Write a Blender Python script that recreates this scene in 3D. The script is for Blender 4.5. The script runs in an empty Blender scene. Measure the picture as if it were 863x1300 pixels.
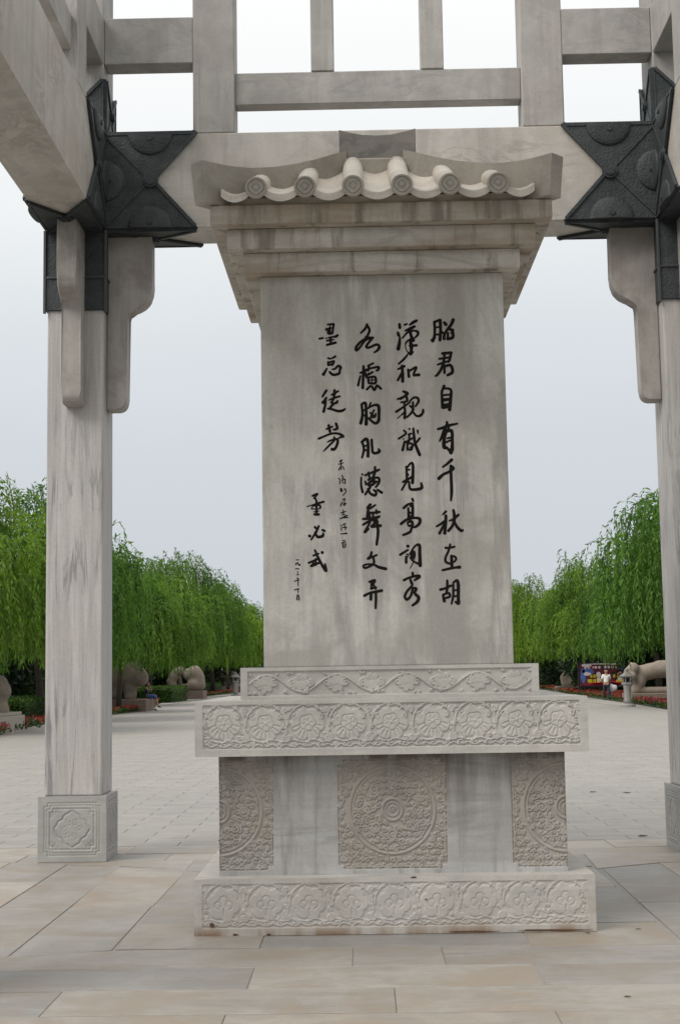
import bpy, bmesh, math, random
import numpy as np
from mathutils import Vector, Matrix
PI = math.pi
R = math.radians
sc = bpy.context.scene
COL = sc.collection

# ------------------------------------------------------------------ camera, sky, sun, exposure
F_PX, YAW, PITCH, ROLL = 1837.5, 0.0139, 0.1123, 0.0158
CAM_Z = 1.55
def cam_axis(x, y, z):
    c, s = math.cos(PITCH), math.sin(PITCH); y, z = c*y - s*z, s*y + c*z
    c, s = math.cos(YAW), math.sin(YAW); return Vector((c*x - s*y, s*x + c*y, z))
_r = cam_axis(math.cos(ROLL), 0, -math.sin(ROLL)); _u = cam_axis(math.sin(ROLL), 0, math.cos(ROLL)); _f = cam_axis(0, 1, 0)
cd = bpy.data.cameras.new('camera'); cam = bpy.data.objects.new('camera', cd); COL.objects.link(cam)
cd.sensor_fit = 'VERTICAL'; cd.sensor_height = 36.0; cd.sensor_width = 24.0
cd.lens = 36.0*F_PX/1300.0
cd.clip_start = 0.05; cd.clip_end = 6000
M = Matrix((( _r.x, _u.x, -_f.x, 0), (_r.y, _u.y, -_f.y, 0), (_r.z, _u.z, -_f.z, CAM_Z), (0, 0, 0, 1)))
cam.matrix_world = M
sc.camera = cam

SUN_EL, SUN_AZ = R(46), R(-128)     # azimuth measured clockwise from +Y (straight ahead)
w = bpy.data.worlds.new('World'); sc.world = w; w.use_nodes = True
nt = w.node_tree; nt.nodes.clear()
out = nt.nodes.new('ShaderNodeOutputWorld'); add = nt.nodes.new('ShaderNodeAddShader')
b1 = nt.nodes.new('ShaderNodeBackground'); b2 = nt.nodes.new('ShaderNodeBackground')
sky = nt.nodes.new('ShaderNodeTexSky'); sky.sky_type = 'NISHITA'; sky.sun_disc = False
sky.sun_elevation = SUN_EL; sky.sun_rotation = SUN_AZ; sky.air_density = 1.0; sky.dust_density = 6.0; sky.ozone_density = 1.0
nt.links.new(sky.outputs[0], b1.inputs[0]); b1.inputs[1].default_value = 0.005
tc = nt.nodes.new('ShaderNodeTexCoord'); sx = nt.nodes.new('ShaderNodeSeparateXYZ'); rp = nt.nodes.new('ShaderNodeValToRGB')
nt.links.new(tc.outputs['Generated'], sx.inputs[0])
cn = nt.nodes.new('ShaderNodeTexNoise'); cn.inputs['Scale'].default_value = 2.2; cn.inputs['Detail'].default_value = 3
ca = nt.nodes.new('ShaderNodeMath'); ca.operation = 'MULTIPLY_ADD'; ca.inputs[1].default_value = 0.10; ca.inputs[2].default_value = -0.05
nt.links.new(tc.outputs['Generated'], cn.inputs['Vector']); nt.links.new(cn.outputs[0], ca.inputs[0])
cb = nt.nodes.new('ShaderNodeMath'); cb.operation = 'ADD'
nt.links.new(ca.outputs[0], cb.inputs[0]); nt.links.new(sx.outputs[2], cb.inputs[1]); nt.links.new(cb.outputs[0], rp.inputs[0])
els = rp.color_ramp.elements
stops = [(0.0, (.56,.60,.635)), (.14, (.61,.65,.69)), (.23, (.69,.725,.755)), (.32, (.83,.855,.865)), (.43, (.94,.945,.94)), (.7, (1.12,1.11,1.08)), (1.0, (1.32,1.30,1.26))]
els[0].position = 0; els[0].color = (*stops[0][1], 1); els[1].position = 1; els[1].color = (*stops[-1][1], 1)
for p, c in stops[1:-1]:
    e = els.new(p); e.color = (*c, 1)
nt.links.new(rp.outputs[0], b2.inputs[0]); b2.inputs[1].default_value = 1.0
nt.links.new(b1.outputs[0], add.inputs[0]); nt.links.new(b2.outputs[0], add.inputs[1]); nt.links.new(add.outputs[0], out.inputs[0])

sl = bpy.data.lights.new('sun', 'SUN'); so = bpy.data.objects.new('sun', sl); COL.objects.link(so)
sl.energy = 2.2; sl.angle = R(34); sl.color = (1.0, 0.955, 0.89)
sd = Vector((math.sin(SUN_AZ)*math.cos(SUN_EL), math.cos(SUN_AZ)*math.cos(SUN_EL), math.sin(SUN_EL)))
so.rotation_euler = sd.to_track_quat('Z', 'Y').to_euler()
sc.view_settings.view_transform = 'Standard'; sc.view_settings.look = 'None'
sc.view_settings.exposure = 0.06; sc.view_settings.gamma = 1.0; sc.view_settings.use_curve_mapping = False
sc.render.engine = 'CYCLES'; sc.cycles.max_bounces = 6

# ------------------------------------------------------------------ helpers
rnd = random.Random(7)
def link(o, parent=None):
    COL.objects.link(o)
    if parent is not None: o.parent = parent
    return o
def tag(o, label=None, cat=None, group=None, kind=None):
    if label: o['label'] = label
    if cat: o['category'] = cat
    if group: o['group'] = group
    if kind: o['kind'] = kind
    return o
def empty(name, loc, rz=0.0):
    o = bpy.data.objects.new(name, None); o.empty_display_size = 0.2
    o.location = loc; o.rotation_euler = (0, 0, rz); return link(o)
def place(name, me, parent=None, loc=(0, 0, 0), rz=0.0, mat=None):
    o = bpy.data.objects.new(name, me); o.location = loc; o.rotation_euler = (0, 0, rz)
    if mat is not None and not me.materials: me.materials.append(mat)
    return link(o, parent)
def kids(o): return list(o.children)
def copy_tree(o, parent=None):
    c = o.copy(); link(c, parent)
    for ch in kids(o): copy_tree(ch, c)
    return c
def mesh_np(name, V, Fq, mat=None, smooth=False):
    """V (n,3), Fq (m,k) all faces the same size"""
    me = bpy.data.meshes.new(name); V = np.asarray(V, np.float32); Fq = np.asarray(Fq, np.int32)
    me.vertices.add(len(V)); me.vertices.foreach_set('co', V.ravel())
    k = Fq.shape[1]
    me.loops.add(Fq.size); me.loops.foreach_set('vertex_index', Fq.ravel())
    me.polygons.add(len(Fq)); me.polygons.foreach_set('loop_start', np.arange(0, Fq.size, k, dtype=np.int32))
    me.update(calc_edges=True)
    me.polygons.foreach_set('use_smooth', np.full(len(Fq), bool(smooth)))
    if mat is not None: me.materials.append(mat)
    return me
def bm_mesh(name, bm, mat=None, smooth=False, bevel=0.0, seg=1):
    if bevel:
        bmesh.ops.bevel(bm, geom=list(bm.edges), offset=bevel, segments=seg, profile=0.5, affect='EDGES')
    bmesh.ops.recalc_face_normals(bm, faces=list(bm.faces))
    me = bpy.data.meshes.new(name); bm.to_mesh(me); bm.free()
    if smooth:
        for p in me.polygons: p.use_smooth = True
    if mat is not None: me.materials.append(mat)
    return me
def add_box(bm, x0, x1, y0, y1, z0, z1):
    v = [bm.verts.new(p) for p in ((x0,y0,z0),(x1,y0,z0),(x1,y1,z0),(x0,y1,z0),(x0,y0,z1),(x1,y0,z1),(x1,y1,z1),(x0,y1,z1))]
    for f in ((0,3,2,1),(4,5,6,7),(0,1,5,4),(1,2,6,5),(2,3,7,6),(3,0,4,7)): bm.faces.new([v[i] for i in f])
    return v
def box(name, x0, x1, y0, y1, z0, z1, mat, bevel=0.006, seg=1):
    bm = bmesh.new(); add_box(bm, x0, x1, y0, y1, z0, z1); return bm_mesh(name, bm, mat, bevel=bevel, seg=seg)
def add_prism(bm, poly, t0, t1, fr):
    """poly of (a,b); extruded t0..t1; fr(a,b,t)->xyz"""
    A = [bm.verts.new(fr(a, b, t0)) for a, b in poly]; B = [bm.verts.new(fr(a, b, t1)) for a, b in poly]
    bm.faces.new(A[::-1]); bm.faces.new(B); n = len(poly)
    for i in range(n): bm.faces.new((A[i], A[(i+1) % n], B[(i+1) % n], B[i]))
def prism(name, poly, t0, t1, fr, mat, bevel=0.0, seg=1):
    bm = bmesh.new(); add_prism(bm, poly, t0, t1, fr); return bm_mesh(name, bm, mat, bevel=bevel, seg=seg)
def add_lathe(bm, prof, n=16, c=(0, 0)):
    rings = [[bm.verts.new((c[0]+r*math.cos(2*PI*i/n), c[1]+r*math.sin(2*PI*i/n), z)) for i in range(n)] for r, z in prof]
    for a, b in zip(rings, rings[1:]):
        for i in range(n): bm.faces.new((a[i], a[(i+1) % n], b[(i+1) % n], b[i]))
    bm.faces.new(rings[0][::-1]); bm.faces.new(rings[-1])
def add_tube(bm, pts, rad, n=6):
    pts = [Vector(p) for p in pts]; rad = rad if hasattr(rad, '__len__') else [rad]*len(pts); rings = []
    for i, p in enumerate(pts):
        t = (pts[min(i+1, len(pts)-1)] - pts[max(i-1, 0)]).normalized()
        a = t.orthogonal().normalized() if i == 0 else (rings_a - t*rings_a.dot(t)).normalized()
        rings_a = a; b = t.cross(a)
        rings.append([bm.verts.new(p + rad[i]*(math.cos(2*PI*k/n)*a + math.sin(2*PI*k/n)*b)) for k in range(n)])
    for A, B in zip(rings, rings[1:]):
        for k in range(n): bm.faces.new((A[k], A[(k+1) % n], B[(k+1) % n], B[k]))
    bm.faces.new(rings[0][::-1]); bm.faces.new(rings[-1])
def skin_mesh(name, verts, edges, radii, mat, sub=2):
    me = bpy.data.meshes.new(name+'_raw'); me.from_pydata(verts, edges, [])
    o = bpy.data.objects.new(name+'_raw', me); COL.objects.link(o)
    m = o.modifiers.new('s', 'SKIN'); m.use_smooth_shade = True
    for i, r in enumerate(radii):
        d = me.skin_vertices[0].data[i]; d.radius = (r, r) if not hasattr(r, '__len__') else r; d.use_root = (i == 0)
    s = o.modifiers.new('u', 'SUBSURF'); s.levels = sub; s.render_levels = sub
    dg = bpy.context.evaluated_depsgraph_get(); dg.update()
    res = bpy.data.meshes.new_from_object(o.evaluated_get(dg)); res.name = name
    bpy.data.objects.remove(o); bpy.data.meshes.remove(me)
    for p in res.polygons: p.use_smooth = True
    res.materials.clear(); res.materials.append(mat); return res
def meta_mesh(name, balls, mat, res=0.05):
    """balls: (x,y,z,r[,sx,sy,sz])"""
    mb = bpy.data.metaballs.new(name+'_raw'); o = bpy.data.objects.new(name+'_raw', mb); COL.objects.link(o)
    mb.resolution = res; mb.render_resolution = res; mb.threshold = 0.35
    for b in balls:
        e = mb.elements.new(); e.co = b[:3]; e.radius = b[3]*1.45
        if len(b) > 4: e.type = 'ELLIPSOID'; e.size_x, e.size_y, e.size_z = b[4:7]
    dg = bpy.context.evaluated_depsgraph_get(); dg.update()
    m = bpy.data.meshes.new_from_object(o.evaluated_get(dg)); m.name = name
    bpy.data.objects.remove(o); bpy.data.metaballs.remove(mb)
    for p in m.polygons: p.use_smooth = True
    m.materials.clear(); m.materials.append(mat); return m

# ------------------------------------------------------------------ materials
def new_mat(name):
    m = bpy.data.materials.new(name); m.use_nodes = True; n = m.node_tree; n.nodes.clear()
    o = n.nodes.new('ShaderNodeOutputMaterial'); p = n.nodes.new('ShaderNodeBsdfPrincipled'); n.links.new(p.outputs[0], o.inputs[0])
    return m, n, p
def N(n, t, **kw):
    x = n.nodes.new(t)
    for k, v in kw.items():
        if k in x.inputs: x.inputs[k].default_value = v
        else: setattr(x, k, v)
    return x
def ramp(n, src, stops):
    r = n.nodes.new('ShaderNodeValToRGB'); e = r.color_ramp.elements
    e[0].position = stops[0][0]; e[0].color = (*stops[0][1], 1) if hasattr(stops[0][1], '__len__') else (stops[0][1],)*3+(1,)
    e[1].position = stops[-1][0]; e[1].color = (*stops[-1][1], 1) if hasattr(stops[-1][1], '__len__') else (stops[-1][1],)*3+(1,)
    for p, c in stops[1:-1]:
        q = e.new(p); q.color = (*c, 1) if hasattr(c, '__len__') else (c, c, c, 1)
    n.links.new(src, r.inputs[0]); return r.outputs[0]
def mixc(n, fac, a, b, mode='MIX'):
    m = n.nodes.new('ShaderNodeMix'); m.data_type = 'RGBA'; m.blend_type = mode
    for s, v in ((m.inputs[0], fac), (m.inputs[6], a), (m.inputs[7], b)):
        if isinstance(v, (int, float)): s.default_value = v
        elif isinstance(v, tuple): s.default_value = (*v, 1)
        else: n.links.new(v, s)
    return m.outputs[2]
def coords(n, rand=True, kind='Object'):
    t = n.nodes.new('ShaderNodeTexCoord'); src = t.outputs[kind]
    if rand:
        oi = n.nodes.new('ShaderNodeObjectInfo'); v = N(n, 'ShaderNodeVectorMath', operation='MULTIPLY_ADD')
        c = n.nodes.new('ShaderNodeCombineXYZ')
        m1 = N(n, 'ShaderNodeMath', operation='MULTIPLY'); m1.inputs[1].default_value = 37.0
        m2 = N(n, 'ShaderNodeMath', operation='MULTIPLY'); m2.inputs[1].default_value = 91.0
        n.links.new(oi.outputs['Random'], m1.inputs[0]); n.links.new(oi.outputs['Random'], m2.inputs[0])
        n.links.new(m1.outputs[0], c.inputs[0]); n.links.new(m2.outputs[0], c.inputs[1]); n.links.new(m1.outputs[0], c.inputs[2])
        v.inputs[1].default_value = (1, 1, 1); n.links.new(src, v.inputs[0]); n.links.new(c.outputs[0], v.inputs[2])
        return v.outputs[0], oi.outputs['Random']
    return src, None
def noise(n, vec, scale3=(1, 1, 1), scale=1.0, detail=6, rough=.55, dist=0.0):
    mp = n.nodes.new('ShaderNodeMapping'); mp.inputs['Scale'].default_value = scale3; n.links.new(vec, mp.inputs[0])
    x = N(n, 'ShaderNodeTexNoise', Scale=scale, Detail=detail, Roughness=rough, Distortion=dist); n.links.new(mp.outputs[0], x.inputs['Vector'])
    return x.outputs[0]
def stone(name, base, alt, vein, axis='z', vein_amt=.5, stain=None, stain_amt=.5, tint=None, rough=.62, bump=.25, fine=1.0, drip=0.0, dirt_attr=None, stretch=12.0, top=None, veins2=0.0, grain=.28):
    """streaked marble: grain runs along `axis`"""
    m, n, p = new_mat(name); vec, rv = coords(n)
    s = {'x': (1/stretch, 1, 1), 'y': (1, 1/stretch, 1), 'z': (1, 1, 1/stretch)}[axis]
    a = noise(n, vec, s, 6.0*fine, 7, .6, .6)
    c = mixc(n, ramp(n, a, [(.34, 0), (.66, 1)]), base, alt)
    b = noise(n, vec, s, 3.2*fine, 9, .62, 1.2)
    vn = ramp(n, b, [(.455, 0), (.49, 1), (.505, 1), (.54, 0)])
    s2 = {'x': (1/24, 1, 1), 'y': (1, 1/24, 1), 'z': (1, 1, 1/24)}[axis]
    f2 = noise(n, vec, s2, 34.0, 5, .65, .2); c = mixc(n, ramp(n, f2, [(.38, .0), (.64, grain)]), c, tuple(.72*q for q in alt))
    f3 = noise(n, vec, s2 if grain >= .5 else (1, 1, 1), 5.0 if grain >= .5 else 2.4, 7, .68, .5 if grain >= .5 else .8); c = mixc(n, ramp(n, f3, [(.42, 0), (.62, .55)]), c, tuple(min(1, 1.18*q) for q in base))
    big = noise(n, vec, (1, 1, 1), 1.3, 3, .5)
    vm = N(n, 'ShaderNodeMath', operation='MULTIPLY'); n.links.new(vn, vm.inputs[0]); n.links.new(ramp(n, big, [(.42, 0), (.62, vein_amt)]), vm.inputs[1])
    c = mixc(n, vm.outputs[0], c, vein)
    if stain:
        st = noise(n, vec, s if drip else (1, 1, 1), 2.0 if drip else 1.7, 6, .62, .5)
        sm = ramp(n, st, [(.47, 0), (.62, stain_amt)])
        c = mixc(n, sm, c, stain)
    if drip:
        d = noise(n, vec, (1, 1, .12), 9.0, 5, .6, .3); c = mixc(n, ramp(n, d, [(.53, 0), (.66, drip)]), c, (base[0]*.35, base[1]*.32, base[2]*.28))
    if veins2:
        mp2 = n.nodes.new('ShaderNodeMapping'); mp2.inputs['Rotation'].default_value = (0, .5, 0); mp2.inputs['Scale'].default_value = (1, 1, .16); n.links.new(vec, mp2.inputs[0])
        x2 = N(n, 'ShaderNodeTexNoise', Scale=2.6, Detail=8, Roughness=.62, Distortion=.9); n.links.new(mp2.outputs[0], x2.inputs['Vector'])
        c = mixc(n, ramp(n, x2.outputs[0], [(.38, veins2), (.46, 0), (.54, 0), (.63, veins2)]), c, tuple(.58*q for q in base))
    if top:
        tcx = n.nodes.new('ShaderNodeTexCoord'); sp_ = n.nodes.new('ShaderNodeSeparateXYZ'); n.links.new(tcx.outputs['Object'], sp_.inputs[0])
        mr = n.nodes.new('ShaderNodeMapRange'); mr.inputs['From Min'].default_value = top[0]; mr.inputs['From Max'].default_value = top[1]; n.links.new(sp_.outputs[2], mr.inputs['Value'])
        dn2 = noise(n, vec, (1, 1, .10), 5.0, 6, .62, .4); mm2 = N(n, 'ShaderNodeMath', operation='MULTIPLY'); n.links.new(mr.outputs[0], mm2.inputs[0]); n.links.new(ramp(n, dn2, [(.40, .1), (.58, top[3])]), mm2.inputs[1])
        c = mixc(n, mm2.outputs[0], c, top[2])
    if tint is not None:
        t = ramp(n, rv, tint); c = mixc(n, 1.0, c, t, 'MULTIPLY')
    if dirt_attr:
        at = N(n, 'ShaderNodeAttribute', attribute_name=dirt_attr)
        dn = noise(n, vec, (1, 1, 1), 5.0, 5, .6)
        mm = N(n, 'ShaderNodeMath', operation='MULTIPLY'); n.links.new(at.outputs['Fac'], mm.inputs[0]); n.links.new(ramp(n, dn, [(.32, .3), (.62, 1)]), mm.inputs[1])
        c = mixc(n, mm.outputs[0], c, (.33, .30, .26))
    sp = noise(n, vec, (1, 1, 1), 60.0, 3, .6); c = mixc(n, ramp(n, sp, [(.3, .12), (.55, 0)]), c, (.1, .095, .09))
    n.links.new(c, p.inputs['Base Color']); p.inputs['Roughness'].default_value = rough; p.inputs['Specular IOR Level'].default_value = .35
    bp = N(n, 'ShaderNodeBump', Strength=bump, Distance=.004); n.links.new(noise(n, vec, s, 30, 6, .65), bp.inputs['Height']); n.links.new(bp.outputs[0], p.inputs['Normal'])
    return m
def plain(name, col, rough=.6, var=.25, scale=6.0, metal=0.0, bump=0.0, spec=.5, rand=0.0):
    m, n, p = new_mat(name); vec, rv = coords(n)
    c = mixc(n, noise(n, vec, (1, 1, 1), scale, 4, .6), tuple(x*(1-var) for x in col), tuple(min(1, x*(1+var)) for x in col))
    if rand: c = mixc(n, 1.0, c, ramp(n, rv, [(0, 1-rand), (1, 1+rand)]), 'MULTIPLY')
    n.links.new(c, p.inputs['Base Color']); p.inputs['Roughness'].default_value = rough; p.inputs['Metallic'].default_value = metal; p.inputs['Specular IOR Level'].default_value = spec
    if bump:
        bp = N(n, 'ShaderNodeBump', Strength=bump, Distance=.01); n.links.new(noise(n, vec, (1, 1, 1), scale*6, 5, .6), bp.inputs['Height']); n.links.new(bp.outputs[0], p.inputs['Normal'])
    return m
def leafmat(name, dark, light, trans=.35):
    m = bpy.data.materials.new(name); m.use_nodes = True; n = m.node_tree; n.nodes.clear()
    o = n.nodes.new('ShaderNodeOutputMaterial'); a = N(n, 'ShaderNodeAttribute', attribute_name='tint')
    c = ramp(n, a.outputs['Fac'], [(0, dark), (1, light)])
    oi = n.nodes.new('ShaderNodeObjectInfo'); c = mixc(n, 1.0, c, ramp(n, oi.outputs['Random'], [(0, (.78,.88,1.0)), (.5, (1,1,1)), (1, (1.22,1.10,.9))]), 'MULTIPLY')
    d = n.nodes.new('ShaderNodeBsdfPrincipled'); d.inputs['Roughness'].default_value = .55; d.inputs['Specular IOR Level'].default_value = .25
    t = n.nodes.new('ShaderNodeBsdfTranslucent'); mx = n.nodes.new('ShaderNodeMixShader'); mx.inputs[0].default_value = trans
    n.links.new(c, d.inputs['Base Color']); n.links.new(mixc(n, 1.0, c, (1.1, 1.2, .5), 'MULTIPLY'), t.inputs[0])
    n.links.new(d.outputs[0], mx.inputs[1]); n.links.new(t.outputs[0], mx.inputs[2]); n.links.new(mx.outputs[0], o.inputs[0])
    return m

WARM = (.46, .425, .385); GREY = (.40, .39, .375)
M_column = stone('column_marble', (.52,.50,.485), (.44,.425,.415), (.19,.19,.20), 'z', .9, stain=(.42,.39,.365), stain_amt=.2, stretch=18, fine=1.7, grain=.7)
M_beam = stone('beam_marble', (.50,.475,.445), (.455,.435,.41), (.27,.235,.205), 'x', .5, stain=(.40,.345,.29), stain_amt=.4, stretch=2.2, veins2=.35, grain=.12)
M_soffit = M_beam
M_rail = stone('rail_marble', (.40,.385,.365), (.345,.335,.32), (.21,.21,.21), 'x', .35, stain=(.25,.235,.22), stain_amt=.5, stretch=2.5, grain=.12, veins2=.3)
M_post = stone('post_marble', (.42,.40,.38), (.36,.345,.33), (.22,.22,.22), 'z', .5, stain=(.26,.24,.22), stain_amt=.4, stretch=12)
M_bracket = stone('bracket_marble', (.38,.355,.335), (.32,.30,.285), (.16,.155,.15), 'z', .4, stain=(.19,.165,.145), stain_amt=.55, stretch=6)
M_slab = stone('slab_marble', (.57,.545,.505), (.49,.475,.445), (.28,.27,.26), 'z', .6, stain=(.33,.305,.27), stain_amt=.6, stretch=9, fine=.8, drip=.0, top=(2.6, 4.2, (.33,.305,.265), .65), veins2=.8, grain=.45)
M_cornice = stone('cornice_marble', (.54,.505,.455), (.46,.43,.385), (.25,.22,.19), 'x', .4, stain=(.31,.235,.165), stain_amt=.8, stretch=4, drip=.9, veins2=.3)
M_roof = stone('roof_marble', (.66,.61,.54), (.58,.54,.48), (.40,.36,.31), 'x', .25, stain=(.40,.35,.29), stain_amt=.35, stretch=3)  # paler marble: sunlit brightness of the tiles put into the colour
M_ridge = stone('ridge_marble', (.42,.385,.335), (.36,.33,.29), (.24,.22,.2), 'x', .3, stain=(.25,.225,.2), stain_amt=.6, stretch=3)
M_finial = stone('finial_marble', (.29,.27,.255), (.23,.22,.21), (.11,.105,.1), 'x', .4, stretch=4)
M_tier = stone('tier_marble', (.49,.47,.435), (.44,.425,.395), (.29,.285,.275), 'x', .25, stain=(.34,.32,.29), stain_amt=.4, stretch=8, bump=.12)
M_tier3 = stone('base_marble', (.48,.455,.42), (.42,.405,.38), (.25,.25,.25), 'x', .4, stain=(.33,.30,.26), stain_amt=.5, stretch=6, bump=.12, top=(.075, .0, (.20,.115,.055), .95))
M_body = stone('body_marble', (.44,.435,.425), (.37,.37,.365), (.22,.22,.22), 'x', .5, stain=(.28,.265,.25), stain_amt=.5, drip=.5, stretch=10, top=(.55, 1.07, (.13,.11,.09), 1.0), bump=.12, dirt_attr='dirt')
M_colbase = stone('column_base_marble', (.36,.355,.34), (.31,.31,.30), (.22,.22,.215), 'x', .25, stretch=6, bump=.12)
M_paint = plain('black_paint', (.009,.007,.006), .85, .5, 30, spec=.2)
M_rust = plain('rust_stain', (.10,.05,.03), .9, .5)
M_bronze = plain('dark_bronze', (.045,.053,.056), .55, .7, 9.0, metal=.2, bump=.9, spec=.4)
M_bronze_lite = plain('worn_bronze', (.065,.07,.075), .5, .3, 12.0, metal=.3, bump=.3, spec=.5)
M_floor = {}
def floor_mat(k, base):
    return stone('floor_marble_'+k, base, tuple(x*.88 for x in base), tuple(x*.6 for x in base), 'x', .35, stain=tuple(x*y for x, y in zip(base, (.86, .78, .68))), stain_amt=.8, stretch=4, fine=.8, rough=.55, bump=.15,
                 tint=[(0, (.88,.88,.89)), (1, (1.0,.99,.975))])
M_floor['grey'] = floor_mat('grey', (.285,.273,.257)); M_floor['beige'] = floor_mat('beige', (.33,.302,.268)); M_floor['pale'] = floor_mat('pale', (.35,.326,.294)); M_floor['mid'] = floor_mat('mid', (.305,.287,.264))
M_joint = plain('joint_dirt', (.09,.08,.07), .95, .4)
M_paver = stone('paver_stone', (.272,.262,.247), (.247,.239,.227), (.17,.165,.158), 'x', .3, stain=(.29,.275,.26), stain_amt=.4, stretch=4, rough=.7, bump=.15, tint=[(0, (.95,.95,.95)), (.5, (1,1,1)), (1, (1.05,1.04,1.02))])
def far_paving():
    m, n, p = new_mat('far_paving'); t = n.nodes.new('ShaderNodeTexCoord')
    bt = N(n, 'ShaderNodeTexBrick', Scale=1.0); bt.inputs['Brick Width'].default_value = .7; bt.inputs['Row Height'].default_value = .3; bt.inputs['Mortar Size'].default_value = .006
    bt.inputs['Color1'].default_value = (.285,.27,.25,1); bt.inputs['Color2'].default_value = (.27,.256,.24,1); bt.inputs['Mortar'].default_value = (.20,.19,.175,1)
    n.links.new(t.outputs['Object'], bt.inputs['Vector'])
    nz = noise(n, t.outputs['Object'], (.15, 1, 1), .8, 5, .6); c = mixc(n, ramp(n, nz, [(.35, 0), (.7, .4)]), bt.outputs[0], (.31,.295,.27))
    n.links.new(c, p.inputs['Base Color']); p.inputs['Roughness'].default_value = .7; return m
M_far = far_paving()
M_soil = plain('lawn_soil', (.035,.05,.02), .95, .5, .8)
M_willow = leafmat('willow_leaf', (.024,.072,.014), (.22,.37,.06), .5)
M_ever = leafmat('evergreen_leaf', (.012,.026,.011), (.035,.065,.025), .2)
M_hedge = leafmat('hedge_leaf', (.018,.05,.010), (.06,.13,.02), .3)
M_bark = plain('bark', (.05,.04,.03), .9, .4, 5, bump=.6); M_bark_pale = plain('pale_bark', (.22,.17,.13), .9, .3, 5, bump=.5)
M_flower = leafmat('red_flower', (.22,.02,.02), (.46,.05,.09), .2); M_fleaf = leafmat('flower_leaf', (.02,.05,.012), (.05,.10,.02), .2)
M_statue = plain('pink_sandstone', (.235,.195,.16), .9, .4, 3.0, bump=.9)
M_plinth = plain('brown_plinth_stone', (.18,.135,.105), .85, .3, 2.0, bump=.3)
M_plinth_grey = plain('grey_plinth_stone', (.33,.30,.26), .8, .2, 3.0, bump=.2)
M_plaque = plain('plaque_metal', (.12,.10,.10), .5)
M_lantern = plain('lantern_granite', (.29,.28,.265), .8, .2, 6, bump=.2); M_dark = plain('painted_shade', (.012,.012,.013), .8)
M_white = plain('white_canopy', (.8,.79,.77), .6, .05)
M_tan = plain('tan_wood', (.30,.22,.13), .7)

# ------------------------------------------------------------------ ground
g = place('ground', mesh_np('ground', [(-2500,-600,-.06),(2500,-600,-.06),(2500,4000,-.06),(-2500,4000,-.06)], [(0,1,2,3)], M_soil)); tag(g, kind='structure')
plaza_edge_l = [(-12, -6), (-9.6, 30), (-10.3, 45), (-10.9, 58), (-10.5, 66), (-10.4, 72), (-12.4, 88), (-13.6, 105), (-12.4, 135), (-12.4, 210)]
plaza_edge_r = [(14, -6), (11.0, 45), (12.0, 58), (12.5, 66), (13.1, 80), (13.7, 94), (15.0, 112), (16.5, 140), (16.5, 210)]
bm = bmesh.new(); bm.faces.new([bm.verts.new((x, y, -.006)) for x, y in plaza_edge_l[::-1] + plaza_edge_r])
for f in bm.faces: f.normal_update()
bmesh.ops.triangulate(bm, faces=list(bm.faces))
pz = place('plaza', bm_mesh('plaza', bm, M_paver)); tag(pz, kind='structure')
if pz.data.polygons[0].normal.z < 0: pz.data.flip_normals()

# individual pavers, nearest rows first
pv = tag(empty('paving', (0, 0, 0)), kind='structure')
pm = box('paver', -.3465, .3465, -.1475, .1475, -.04, 0, M_paver, bevel=.002)
rows = []; y = 13.85; r_i = 0; n_p = 0; strays = []
PW, PH = .70, .30
while y < 120:
    half = min(10.6, 3.4 + max(0, (y-13.7))*.27); off = (r_i % 2)*PW/2; xs = []
    x = -half - (-half % PW) + off
    while x < half + .6: xs.append(x); x += PW
    for x in xs:
        dz = rnd.uniform(-.0006, .0003); strays.append((x, y, dz))
    y += PH; r_i += 1
strays.sort(key=lambda q: q[1]); single = strays[:288]; rest = strays[288:]
for x, y, dz in single:
    o = place('paver', pm, pv, (x, y, dz)); o.rotation_euler = (0, 0, rnd.uniform(-.0015,.0015))
V = []; Fc = []
for x, y, dz in rest:
    b = len(V)
    for sx_, sy_ in ((-.3465,-.1475),(.3465,-.1475),(.3465,.1475),(-.3465,.1475)): V.append((x+sx_, y+sy_, dz-.001))
    for sx_, sy_ in ((-.3465,-.1475),(.3465,-.1475),(.3465,.1475),(-.3465,.1475)): V.append((x+sx_, y+sy_, -.0075))
    Fc += [(b,b+1,b+2,b+3),(b,b+4,b+5,b+1),(b+1,b+5,b+6,b+2),(b+2,b+6,b+7,b+3),(b+3,b+7,b+4,b)]
M_pjoint = plain('paver_joint', (.10,.094,.086), .95, .3)
place('joint_bed', mesh_np('joint_bed', [(-3.6,13.69,-.0045),(3.9,13.69,-.0045),(10.4,40,-.0045),(10.4,120,-.0045),(-10.0,120,-.0045),(-9.8,40,-.0045)], [(0,1,2,3,4,5)], M_pjoint), pv)
far_pv = place('distant_pavers', mesh_np('distant_pavers', V, Fc, M_paver), pv); tag(far_pv, kind='stuff')

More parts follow.
